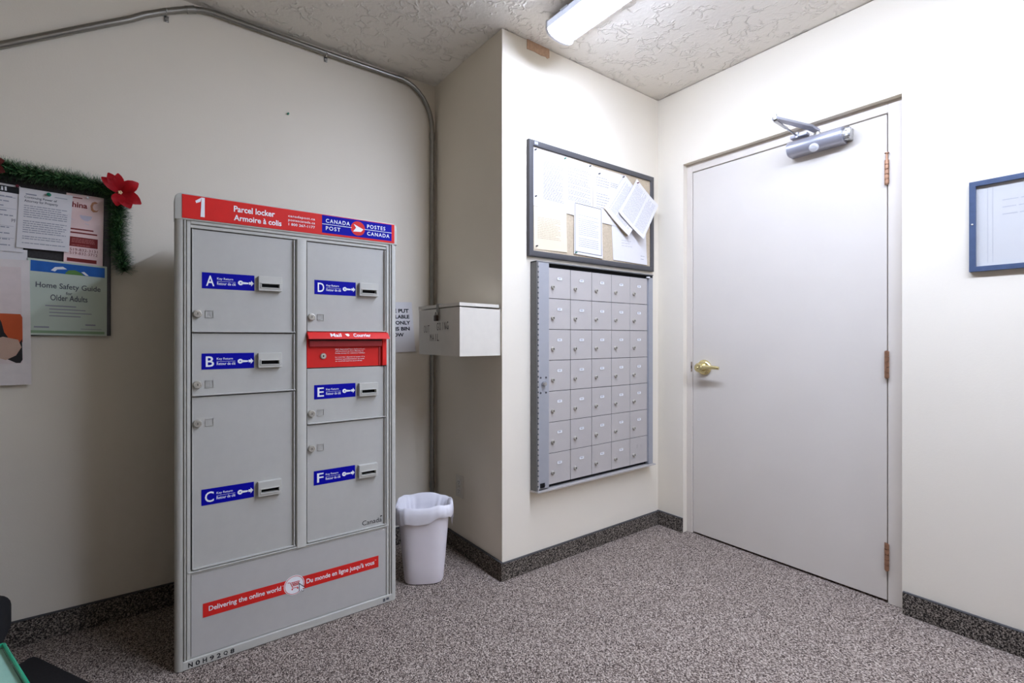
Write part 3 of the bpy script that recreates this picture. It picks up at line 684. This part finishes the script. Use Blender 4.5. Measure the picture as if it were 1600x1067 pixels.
# left notice board on the long wall
DKB = mat('dark_board_fabric', (58, 55, 54), .9, vary=.15, scale=150)
lb_ = thing('notice_board', (-.40, YA, 1.108), 'dark notice board edged with a green garland, beside the parcel locker', 'notice board')
mitred('frame_rail', (-.70, -.1235, 1.108, 1.682), .020, YA - .001, YA - .018, DARKF, lb_)
obj('backing', MB().box(-.69, -.135, YA - .011, YA - .001, 1.12, 1.67), DKB, lb_)
YL = YA - .0115
DRED = mat('print_maroon', (128, 40, 36), .7); PINK = mat('pink_paper', (236, 206, 200), .7, vary=.06, scale=8); PGREY = mat('print_dark_grey', (84, 86, 92), .7)
GRNP = mat('guide_paper', (196, 206, 190), .7, vary=.03, scale=6); BLUP = mat('guide_blue', (30, 96, 176), .6, vary=.15, scale=20); GRN2 = mat('guide_green', (96, 140, 70), .6); GRN3 = mat('guide_stripe', (140, 166, 130), .7)
ORG = mat('poster_orange', (196, 84, 40), .7); HAIR = mat('poster_dark', (34, 30, 30), .7); KNIT = mat('poster_beige', (196, 164, 144), .7); POST = mat('poster_paper', (226, 216, 210), .7); PSH = mat('poster_pale_photo', (222, 206, 200), .7)
paper('poster', 'large pale poster with an orange chair photo hanging below the dark board', 'poster', [(-.66, 1.372), (-.348, 1.378), (-.342, .934), (-.66, .934)], YL - .0075, POST, .002, (0, 0, .004, .004), marks=[
    ('rect', 'photo_background', PSH, 1, .1, .93, .06, .83),
    ('poly', 'orange_chair', ORG, 2, [(.70, .46), (.755, .43), (.92, .435), (.935, .46), (.935, .66), (.72, .66)]),
    ('poly', 'dark_hair', HAIR, 3, [(.50, .52), (.56, .43), (.66, .41), (.735, .43), (.77, .50), (.79, .58), (.82, .62), (.74, .66), (.60, .68), (.52, .62)]),
    ('poly', 'dark_base', HAIR, 2, [(.74, .65), (.93, .62), (.932, .80), (.915, .825), (.88, .825), (.72, .75)]),
    ('poly', 'beige_sweater', KNIT, 4, [(.45, .72), (.62, .66), (.78, .615), (.90, .64), (.925, .70), (.88, .765), (.80, .80), (.60, .735), (.45, .76)]),
    ('rect', 'caption', MIDP, 1, .60, .70, .885, .892)])
paper('form_sheet', 'white form with a black heading bar at the left of the dark board', 'paper', [(-.585, 1.655), (-.372, 1.640), (-.364, 1.405), (-.582, 1.405)], YL - .002, PAPER, .002, (0, .002, .004, .002), marks=[('rect', 'heading_bar', INK, 1, .0, .985, .03, .125), ('text', 'heading', WHITE, 2, 'Mail', .55, .84, .045, .105, .02),
    ('rect', 'rules', MIDP, 1, .08, .94, .19, .197), ('rect', 'rules', MIDP, 1, .08, .94, .36, .364), ('rect', 'rules', MIDP, 1, .08, .9, .62, .624), ('rect', 'rules', MIDP, 1, .08, .9, .80, .804), ('text', 'handwriting', PGREY, 1, 'PF', .88, .93, .51, .56)], lines=[(.5, .9, .15, .5, 5, MIDP, .008), (.5, .85, .6, .95, 4, MIDP, .008)])
paper('safety_guide', 'pale green home safety guide booklet on the dark board', 'booklet', [(-.3525, 1.388), (-.134, 1.374), (-.1345, 1.107), (-.357, 1.112)], YL - .004, GRNP, .002, (.001, .001, .003, .003), thick=.002, marks=[
    ('rect', 'blue_band', BLUP, 1, .035, .97, .025, .165),
    ('poly', 'green_swoosh', GRN2, 2, [(.46, .15), (.50, .11), (.58, .10), (.66, .13), (.70, .165), (.46, .165)]),
    ('poly', 'white_swoosh', WHITE, 3, [(.28, .135), (.33, .085), (.43, .07), (.48, .10), (.44, .105), (.36, .115), (.33, .145)]),
    ('poly', 'white_swoosh', WHITE, 3, [(.66, .12), (.72, .16), (.76, .16), (.70, .11)]),
    ('text', 'title', PGREY, 1, 'Home Safety Guide', .10, .915, .30, .395, .012), ('text', 'title', PGREY, 1, 'for', .47, .55, .408, .45, .012), ('text', 'title', PGREY, 1, 'Older Adults', .28, .745, .455, .535, .012),
    ('rect', 'small_print', MIDP, 1, .22, .60, .60, .615), ('rect', 'small_print', MIDP, 1, .27, .72, .645, .658), ('rect', 'small_print', MIDP, 1, .27, .80, .69, .703), ('rect', 'small_print', MIDP, 1, .27, .66, .735, .748),
    ('rect', 'small_print', MIDP, 1, .09, .27, .885, .905), ('rect', 'small_print', MIDP, 1, .72, .85, .84, .86), ('rect', 'small_print', MIDP, 1, .66, .93, .905, .912),
    ('rect', 'green_stripe', GRN3, 1, .03, .97, .94, .975)])
paper('menu_flyer', 'pink and maroon takeout flyer on the dark board', 'flyer', [(-.250, 1.640), (-.1435, 1.637), (-.147, 1.368), (-.258, 1.375)], YL - .002, PINK, .002, (0, .001, .004, .004), marks=[
    ('text', 'title', DRED, 1, 'China', -.02, .56, .11, .19, .03),
    ('poly', 'swirl', mat('flyer_ochre', (186, 126, 90), .7), 1, [(.64, .14), (.68, .09), (.76, .07), (.84, .085), (.80, .10), (.73, .11), (.70, .15), (.73, .19), (.80, .20), (.87, .18), (.82, .215), (.72, .225), (.66, .20)]),
    ('rect', 'top_print', DRED, 1, .15, .42, .045, .06), 
    ('poly', 'bowl', mat('flyer_bowl', (206, 196, 206), .7), 1, [(.36, .29), (.70, .29), (.66, .34), (.58, .365), (.48, .36), (.40, .335)]), 
    ('poly', 'bowl', mat('flyer_bowl', (206, 196, 206), .7), 1, [(.05, .35), (.10, .35), (.62, .41), (.62, .418)]),
    ('rect', 'bold_lines', DRED, 1, .06, .74, .485, .505), ('rect', 'bold_lines', DRED, 1, .06, .84, .535, .555),
    ('rect', 'maroon_box', DRED, 1, .08, .86, .605, .74), ('rect', 'bottom_strip', DRED, 1, .08, .84, .905, .955),
    ('text', 'phone_numbers', DRED, 1, '519-832-3131', .14, .86, .765, .803), ('text', 'phone_numbers', DRED, 1, '519-832-3712', .14, .86, .815, .853)],
    lines=[(.18, .78, .62, .73, 5, mat('flyer_rose', (176, 100, 96), .7), .006)])
paper('attorney_notice', 'white typed legal information sheet with a green pin on the dark board', 'paper', [(-.3735, 1.636), (-.232, 1.630), (-.243, 1.418), (-.3815, 1.421)], YL - .006, PAPER, .002, (.001, .001, .004, .004), marks=[
    ('text', 'heading', PGREY, 1, 'Continuing Power of', .10, .705, .125, .175, .014), ('text', 'heading', PGREY, 1, 'Attorney for Property', .10, .73, .185, .240, .014), ('rect', 'letterhead', MIDP, 1, .12, .32, .085, .105), ('rect', 'letterhead', FAINT, 1, .66, .90, .075, .085)],
    lines=[(.10, .92, .27, .93, 18, MIDP, .0065)])
tag(obj('folded_sheet', MB().box(-.60, -.354, YL - .003, YL - .0015, 1.365, 1.415), PAPER), 'blank white sheet edge showing between the form and the poster', 'paper')
pin(-.2965, YL - .009, 1.622, PGRN, 'teal push pin at the top of the typed legal sheet', 1.5)
pin(-.378, YL - .007, 1.638, PRED, 'maroon push pin at the form corner on the dark board', 1.1)
pin(-.190, YL - .004, 1.630, PWHT, 'white push pin at the top of the pink flyer', .9)
pin(.516, YA, 2.147, PGRN, 'lone green push pin in the bare wall above the locker', 1.1)
# note beside the locker
nt_ = paper('wall_note', 'white note in bold capitals on the wall behind the locker', 'paper', [(.93, 1.288), (1.140, 1.294), (1.160, 1.026), (.94, 1.020)], YA - .0006, PAPER, .002, (0, .001, .010, .004), marks=[
    ('text', 'lettering', INK, 1, 'PLEASE PUT', .08, .90, .135, .215, .04), ('text', 'lettering', INK, 1, 'RECYCLABLE', .08, .905, .255, .330, .04), ('text', 'lettering', INK, 1, 'PAPER ONLY', .08, .92, .375, .450, .04), ('text', 'lettering', INK, 1, 'IN THIS BIN', .10, .89, .495, .570, .04), ('text', 'lettering', INK, 1, 'BELOW', .22, .72, .615, .690, .035)])

# garland
def garland(name, label, path, r, count):
    o = thing(name, path[0], label, 'garland')
    pts = [Vector(p) for p in path]
    seg = [(pts[i + 1] - pts[i]).length for i in range(len(pts) - 1)]; tot = sum(seg)
    def at(t):
        d = t * tot
        for i, s_ in enumerate(seg):
            if d <= s_ or i == len(seg) - 1: return pts[i].lerp(pts[i + 1], d / s_), (pts[i + 1] - pts[i]).normalized()
            d -= s_
    obj('wire', MB().tube(pts, .004, 8), mat('garland_wire', (30, 44, 26), .8), o)
    for nm, m_, k in (('dark_needles', mat('needle_dark', (44, 88, 48), .6, vary=.3, scale=60), .6), ('light_needles', mat('needle_light', (108, 148, 94), .6, vary=.3, scale=60), .4)):
        nd = MB()
        for i in range(int(count * k)):
            p, t = at(random.random()); a = random.uniform(0, 2 * math.pi)
            u = t.orthogonal().normalized(); w = t.cross(u)
            d = (math.cos(a) * u + math.sin(a) * w)
            if p.y + d.y * r > YA - .002: d.y = -abs(d.y) * .6
            d = (d + t * random.uniform(-.5, .5)).normalized()
            l = r * random.uniform(.6, 1.15); s_ = t.cross(d).normalized() * .0016
            q = p + d * .003
            e = q + d * l
            if e.y > YA - .001: e.y = YA - .001
            nd.bm.faces.new([nd.bm.verts.new(x) for x in (q - s_, q + s_, e + s_ * .4, e - s_ * .4)])
        n_ = obj(nm, nd, m_, o, smooth=False); n_['kind'] = 'stuff'
    return o
garland('garland', 'green tinsel garland draped over the dark board corner', [(-.62, YA - .030, 1.700), (-.50, YA - .032, 1.696), (-.42, YA - .032, 1.694), (-.33, YA - .032, 1.688), (-.24, YA - .032, 1.686), (-.17, YA - .032, 1.680), (-.122, YA - .032, 1.665), (-.100, YA - .032, 1.63), (-.099, YA - .032, 1.56), (-.101, YA - .032, 1.48), (-.094, YA - .032, 1.42), (-.080, YA - .032, 1.36)], .040, 9000)
def poinsettia(label, c, s, m_, angs, tilt):
    o = thing('poinsettia', c, label, 'artificial flower')
    for a, ln, wd in angs:
        a = math.radians(a); b = MB(); bm = b.bm; n = 6; L_, R_, M_ = [], [], []
        dx, dz = math.cos(a), math.sin(a)
        for i in range(n + 1):
            t = i / n; w = wd * s * (math.sin(math.pi * min(1, t * .92 + .06)) ** .8); rr = ln * s * t
            lift = .012 + .020 * math.sin(t * 2.2) * s / .05
            mid = (c[0] + dx * rr, c[1] - lift, c[2] + dz * rr)
            M_.append(bm.verts.new(mid))
            L_.append(bm.verts.new((mid[0] - dz * w, mid[1] - w * .25, mid[2] + dx * w))); R_.append(bm.verts.new((mid[0] + dz * w, mid[1] - w * .25, mid[2] - dx * w)))
        for i in range(n):
            bm.faces.new([M_[i], M_[i + 1], L_[i + 1], L_[i]]); bm.faces.new([R_[i], R_[i + 1], M_[i + 1], M_[i]])
        bmesh.ops.solidify(bm, geom=list(bm.faces), thickness=.0006)
        obj('petal', b, m_, o)
    ce = MB()
    for k in range(5): ce.lathe([(.003, 0), (.0035, .004), (.001, .006)], (c[0] + .004 * math.cos(k * 1.26), c[1] - .020, c[2] + .004 * math.sin(k * 1.26)), (0, -1, 0), 8)
    obj('flower_center', ce, mat('bead_gold', (222, 190, 150), .3), o)
REDF = mat('red_silk', (204, 22, 36), .55, vary=.12, scale=70)
poinsettia('bright red silk poinsettia at the garland corner', (-.092, YA - .060, 1.652), .070, REDF, ((118, 1.05, .26), (95, .98, .24), (140, 1.0, .25), (38, 1.0, .34), (-30, 1.05, .34), (-62, .95, .34), (-100, .8, .3)), 0)
poinsettia('dull red flower at the left end of the garland', (-.450, YA - .046, 1.690), .055, mat('dull_red_silk', (112, 44, 34), .7, vary=.2, scale=80), ((20, .95, .34), (60, .95, .34), (-25, 1.0, .36), (100, .9, .3), (-70, .9, .3), (180, 1, .3), (-130, 1, .3)), 0)

# ------------------------------------------------------------------ outgoing mail box on the return wall
ob = thing('outgoing_mail_box', (1.175, 2.0, 1.02), 'off-white metal OUT GOING MAIL box hung on the side wall', 'mail box')
ox0, ox1, oy0, oy1, oz0, oz1 = 1.067, XB - .0005, 1.812, 2.205, 1.0205, 1.235
obx = MB(); g = .004
obx.box(ox0, ox1, oy0, oy1, oz0, oz0 + g).box(ox0, ox0 + g, oy0, oy1, oz0 + g, oz1).box(ox1 - g, ox1, oy0, oy1, oz0 + g, oz1)
obx.prism([(ox0 + g, oz0 + g), (ox1 - g, oz0 + g), (ox1 - g, oz1 - .006), (ox0 + g, oz1 - .001)], 'y', oy0, oy0 + g).box(ox0 + g, ox1 - g, oy1 - g, oy1, oz0 + g, oz1)
obj('box_body', obx, BOXW, ob)
ld = MB().prism([(ox0 - .002, oz1 + .004), (ox1 - .010, oz1 + .002), (ox1 - .010, oz1 + .016), (ox0 - .002, oz1 + .019)], 'y', oy0 - .002, oy1 + .002)
lid = obj('lid', ld, BOXW, ob)
ot = MB(); pw = lambda u, v: (ox0 - .0006, -u, v)
def stencil(s, y_left, y_right, z0, z1, slant):
    w = (y_left - y_right) / len(s)
    for i, ch in enumerate(s):
        if ch == ' ': continue
        a = -(y_left - i * w); put_text(ot, ch, a + (.08 if ch != 'I' else .36) * w, a + (.78 if ch != 'I' else .50) * w, z0 + slant * i, z1 + slant * i, pw, -.004)
stencil('OUT', 2.152, 2.090, 1.125, 1.160, .0005); stencil('GOING', 2.022, 1.905, 1.135, 1.170, .001); stencil('MAIL', 2.090, 1.995, 1.085, 1.118, .0005)
obj('stencil_lettering', ot, mat('faded_stencil', (96, 84, 76), .8, vary=.3, scale=300), ob, smooth=False)
obj('hasp', MB().box(ox0 - .0045, ox0 - .0025, 1.994, 2.018, 1.205, 1.256, .0006, 1).box(ox0 - .0045, ox0 + .03, 1.994, 2.018, 1.2545, 1.2575, .0008, 1), mat('dull_zinc', (140, 134, 122), .5, metal=.5), lid)
stp = MB().tube([(ox0, 2.006 + .007 * math.cos(t), 1.205) if False else (ox0 - .013 * math.sin(t), 2.006 + .007 * math.cos(t), 1.217) for t in [math.pi * k / 8 for k in range(9)]], .0022, 8)
obj('staple', stp, CHROME, ob)
pk = thing('padlock', (ox0 - .012, 2.006, 1.17), 'small dark padlock hanging from the outgoing mail box hasp', 'padlock')
obj('shackle', MB().tube([(ox0 - .011, 2.006 + .010 * math.cos(t), 1.204 + .015 * math.sin(t)) for t in [math.pi * k / 10 for k in range(11)]], .0024, 8), STEEL, pk)
obj('lock_body', MB().box(ox0 - .018, ox0 - .005, 1.992, 2.020, 1.178, 1.205, .003, 2), mat('dark_bronze', (70, 56, 46), .45, metal=.5), pk)

# ------------------------------------------------------------------ electrical outlet
ou = thing('electrical_outlet', (XB, 2.173, .336), 'white duplex outlet plate low on the shaded side wall', 'outlet')
obj('cover_plate', MB().box(XB - .006, XB, 2.138, 2.208, .279, .393, .0025, 2), BOXW, ou)
for z in (.358, .314):
    rc = obj('receptacle', MB().lathe([(.0165, 0), (.0165, .0018), (.015, .0024)], (XB - .006, 2.173, z), (-1, 0, 0), 24), mat('ivory_plastic', (222, 216, 206), .4), ou)
    sl = MB()
    for dy in (-.0055, .0055): sl.box(XB - .0088, XB - .0078, 2.173 + dy - .0009, 2.173 + dy + .0009, z - .001, z + .007)
    sl.box(XB - .0088, XB - .0078, 2.1710, 2.1750, z - .0095, z - .0055)
    obj('slots', sl, BLACK, rc)
obj('screw', MB().lathe([(.0032, 0), (.003, .0012)], (XB - .006, 2.173, .336), (-1, 0, 0), 12), STEEL, ou)

# ------------------------------------------------------------------ conduit
cy = YA - .017
cpts = [(-.60, cy, 2.000), (-.425, cy, 2.121), (-.168, cy, 2.288), (-.060, cy, 2.357), (-.02, cy, 2.388), (.053, cy, 2.432), (.115, cy, 2.464), (.150, cy, 2.478), (.185, cy, 2.487), (.22, cy, 2.490), (.30, cy, 2.488), (.69, cy, 2.482), (1.07, cy, 2.480)]
for k in range(1, 9):
    t = math.pi / 2 * k / 8; cpts.append((1.07 + .185 * math.sin(t), cy, 2.480 - .22 * (1 - math.cos(t))))
cpts += [(1.256, cy, 2.2), (1.256, cy, 1.2), (1.256, cy, .26)]
GALV = mat('galvanised_conduit', (150, 148, 142), .28, metal=1.0, vary=.06, scale=40)
cd_ = thing('conduit_pipe', (1.256, cy, .26), 'grey metal electrical conduit running under the ceiling and down the corner', 'conduit')
obj('pipe', MB().tube(cpts, .0125, 16), GALV, cd_)
for p, q in (((.120, cy, 2.4655), (.150, cy, 2.4785)), ((1.055, cy, 2.4803), (1.085, cy, 2.4795)), ((1.256, cy, 2.200), (1.256, cy, 2.240)), ((1.256, cy, .27), (1.256, cy, .30))):
    obj('coupling', MB().cyl(p, q, .0150, n=18), GALV, cd_)
for x, z in ((.053, 2.432), (.686, 2.482)):
    s_ = MB().tube([(x, cy + .016 - .030 * math.sin(t), z - .015 * math.cos(t)) for t in [math.pi * k / 8 for k in range(9)]], .0022, 8)
    s_.box(x - .008, x + .008, YA - .003, YA, z - .036, z - .012).cyl((x, YA - .003, z - .027), (x, YA - .008, z - .027), .005, n=12)
    obj('strap', s_, CHROME, cd_)
lowbox = obj('junction_elbow', MB().tube([(1.256, cy, .262), (1.256, cy - .001, .20), (1.256, cy, .10)], .0125, 14), GALV, cd_)

# ------------------------------------------------------------------ waste bin and liner
wx, wy, wh = 1.008, 2.030, .343
def se(t, a, b, p=3.2):
    c, s_ = math.cos(t), math.sin(t)
    return (math.copysign(abs(c) ** (2 / p), c) * a, math.copysign(abs(s_) ** (2 / p), s_) * b)
ROT = math.radians(-30)
def ring(a, b, z, n=56, jit=None, p=3.2):
    out = []
    for k in range(n):
        t = 2 * math.pi * k / n; x, y = se(t, a, b, p)
        j = jit(t) if jit else (1, 0)
        x, y = x * j[0], y * j[0]
        out.append((wx + x * math.cos(ROT) - y * math.sin(ROT), wy + x * math.sin(ROT) + y * math.cos(ROT), z + j[1]))
    return out
def skin(rings, cap0=True):
    b = MB(); bm = b.bm; R_ = [[bm.verts.new(p) for p in r] for r in rings]; n = len(R_[0])
    for a, c in zip(R_, R_[1:]):
        for k in range(n): bm.faces.new([a[k], a[(k + 1) % n], c[(k + 1) % n], c[k]])
    if cap0: bm.faces.new(R_[0][::-1])
    bmesh.ops.recalc_face_normals(bm, faces=bm.faces)
    return b
a0, b0, a1, b1 = .088, .070, .116, .092
def A_(f): return a0 + (a1 - a0) * f, b0 + (b1 - b0) * f
rs = [ring(a0 - .012, b0 - .012, .002), ring(a0 - .003, b0 - .003, .004), ring(a0, b0, .014)]
for f in (.25, .5, .75, .97): rs.append(ring(*A_(f), wh * f))
rs += [ring(a1 + .005, b1 + .005, wh - .008), ring(a1 + .005, b1 + .005, wh), ring(a1 - .001, b1 - .001, wh)]
for f in (.9, .5, .1): rs.append(ring(A_(f)[0] - .003, A_(f)[1] - .003, wh * f))
rs.append(ring(a0 - .02, b0 - .02, .012))
tag(obj('waste_bin', skin(rs), BINW), 'small white plastic waste bin on the carpet beside the locker', 'waste bin')
rnd = random.Random(3)
ph = [rnd.uniform(0, 6.28) for _ in range(8)]
def fold(amp, zamp, f=1.0):
    def j(t):
        s_ = math.sin(3 * t + ph[0]) * .45 + math.sin(7 * t + ph[1]) * .35 + math.sin(13 * t + ph[2]) * .3 + math.sin(23 * t + ph[3]) * .25
        return (1 + amp * s_ * .7, zamp * (math.sin(2 * t + ph[4]) + .6 * math.sin(5 * t + ph[5]) + .4 * math.sin(9 * t + ph[6])))
    return j
n_ = 140
hem = fold(.020, .010)
def hemj(t):            # the hem hangs lower at the front right than at the left
    a, z = hem(t); return (a, z + .014 * math.sin(t + 1.0))
lr = [ring(a1 + .009, b1 + .009, wh - .052, n_, hemj), ring(a1 + .014, b1 + .014, wh - .036, n_, fold(.030, .005)), ring(a1 + .015, b1 + .015, wh - .018, n_, fold(.026, .003)), ring(a1 + .014, b1 + .014, wh + .001, n_, fold(.020, .003)), ring(a1 + .008, b1 + .008, wh + .010, n_, fold(.016, .005)), ring(a1 - .002, b1 - .002, wh + .004, n_, fold(.018, .003)),
      ring(a1 - .014, b1 - .014, wh - .035, n_, fold(.075, .003)), ring(a1 - .020, b1 - .020, wh - .11, n_, fold(.11, .003)), ring(a1 - .034, b1 - .032, wh - .20, n_, fold(.12, .004)), ring(.05, .035, .05, n_, fold(.10, .004)), ring(.01, .008, .045, n_)]
ln = skin(lr, False); bm = ln.bm; bm.verts.ensure_lookup_table(); bm.faces.new([bm.verts[len(bm.verts) - n_ + k] for k in range(n_)])
lo_ = obj('bin_liner', ln, LINER); lo_.data.shade_smooth()
tag(lo_, 'white plastic bag folded over the rim of the waste bin', 'bin liner')
lo_.data.set_sharp_from_angle(angle=math.radians(80))
cr_ = Vector(ring(a1 + .016, b1 + .016, 0, 56)[0])
fl = MB(); tx = wx + (a1 + .013) * math.cos(ROT + .18); ty = wy + (a1 + .013) * math.sin(ROT + .18)
for (dx, z0, z1, w) in ((0, wh - .03, wh - .115, .020), (.006, wh - .02, wh - .085, .016)):
    b = fl.bm; ps = [(tx - .012, ty - w, z0), (tx - .006, ty + w, z0), (tx + .004 + dx, ty + w * .4, (z0 + z1) / 2), (tx - .002 + dx, ty - w * .2, z1), (tx - .006 + dx, ty - w * .7, (z0 + z1) / 2)]
    b.faces.new([b.verts.new(p) for p in ps])
fk = obj('loose_corner', fl, LINER, lo_)

# ------------------------------------------------------------------ framed certificate on the door wall
pf = thing('framed_picture', (XD, .215, 1.341), 'slate blue framed document hanging right of the door', 'picture frame')
py0, py1, pz0, pz1, w = -.02, .430, 1.341, 1.667, .0175
for a in (((py0, pz0), (py1, pz0), (py1 - w, pz0 + w), (py0 + w, pz0 + w)), ((py0, pz1), (py0 + w, pz1 - w), (py1 - w, pz1 - w), (py1, pz1)), ((py0, pz0), (py0 + w, pz0 + w), (py0 + w, pz1 - w), (py0, pz1)), ((py1, pz0), (py1, pz1), (py1 - w, pz1 - w), (py1 - w, pz0 + w))):
    obj('frame_rail', MB().prism(list(a), 'x', XD - .018, XD - .001), BFRAME, pf)
obj('document', MB().box(XD - .0055, XD - .003, py0 + .012, py1 - .012, pz0 + .012, pz1 - .012), mat('document_paper', (232, 222, 208), .8, vary=.01), pf)
dl = MB(); pr_ = lambda u, v: (XD - .0060, -u, v)
for u in (-.383, -.370): rect(dl, u, u + .0012, pz0 + .03, pz1 - .03, pr_)
for z in (1.585, 1.560, 1.535): word_line(dl, -.345, -.10, z, z + .003, pr_, .006, .015, .04)
obj('document_print', dl, mat('pale_print', (206, 198, 190), .8), pf, smooth=False)['kind'] = 'stuff'
obj('glass', MB().box(XD - .0105, XD - .0085, py0 + .014, py1 - .014, pz0 + .014, pz1 - .014), glass_mat('clear_glass', (250, 252, 255)), pf)
obj('frame_stud', MB().lathe([(.003, 0), (.003, .002), (.001, .003)], (XD - .018, py1 - w / 2, 1.512), (-1, 0, 0), 12), STEEL, pf)

# ------------------------------------------------------------------ furniture cut by the left edge of the frame
gt = thing('glass_table', (-.55, 1.15, 0), 'low glass-topped side table with green edges at the lower left', 'table')
co = Vector((-.2515, 1.481)); d1 = Vector((.0675, -.2040)).normalized(); d2 = Vector((d1.y, -d1.x))
if d2.x > 0: d2 = -d2
Lg, Wg = .62, .55
gp = [co, co + d1 * Lg, co + d1 * Lg + d2 * Wg, co + d2 * Wg]
gl = MB().prism([(p.x, p.y) for p in gp], 'z', .440, .450)
obj('glass_top', gl, glass_mat('green_glass', (236, 250, 244)), gt)
edge = MB()
for p, q in ((gp[0], gp[1]), (gp[1], gp[2]), (gp[2], gp[3]), (gp[3], gp[0])):
    edge.merge(bar((p.x, p.y, .445), (q.x, q.y, .445), .0028, .0028, .0042))
obj('glass_edge', edge, mat('green_glass_edge', (20, 168, 128), .2), gt)
ins = [co + d1 * .003 + d2 * .003, co + d1 * (Lg - .003) + d2 * .003, co + d1 * (Lg - .003) + d2 * (Wg - .003), co + d1 * .003 + d2 * (Wg - .003)]
obj('reflection_sheet', MB().prism([(p.x, p.y) for p in ins], 'z', .4245, .4390), mat('pale_reflection', (226, 230, 228), .4), gt)  # pale sheet under the glass stands in for the ceiling's reflection
for p in ins:
    c = sum(ins, Vector((0, 0))) / 4; k = p.lerp(c, .08)
    obj('leg', MB().cyl((k.x, k.y, 0), (k.x, k.y, .4245), .018, n=16), BLKFAB, gt)
ch = thing('chair', (-.60, 1.98, 0), 'black upholstered chair cut off by the left photo edge', 'chair')
obj('seat', MB().box(-.88, -.345, 1.72, 2.17, .18, .312, .04, 5), BLKFAB, ch)
obj('backrest', MB().box(-.88, -.46, 2.13, 2.23, .26, .74, .035, 4), BLKFAB, ch)
for x in (-.85, -.41):
    for y in (1.75, 2.15): obj('leg', MB().cyl((x, y, 0), (x, y, .20), .014, n=14), BLKFAB, ch)
mp_ = [(-.345, 2.300), (-.335, 2.318), (-.322, 2.320), (-.310, 2.305), (.010, 1.755), (-.02, 1.70), (-.60, 1.36), (-.95, 1.95)]
mt = MB().prism(mp_, 'z', .0005, .007)
mto = obj('floor_mat', mt, mat('dark_rubber', (34, 31, 32), .8, vary=.2, scale=150)); tag(mto, 'dark mat on the carpet between the table and the locker', 'mat')
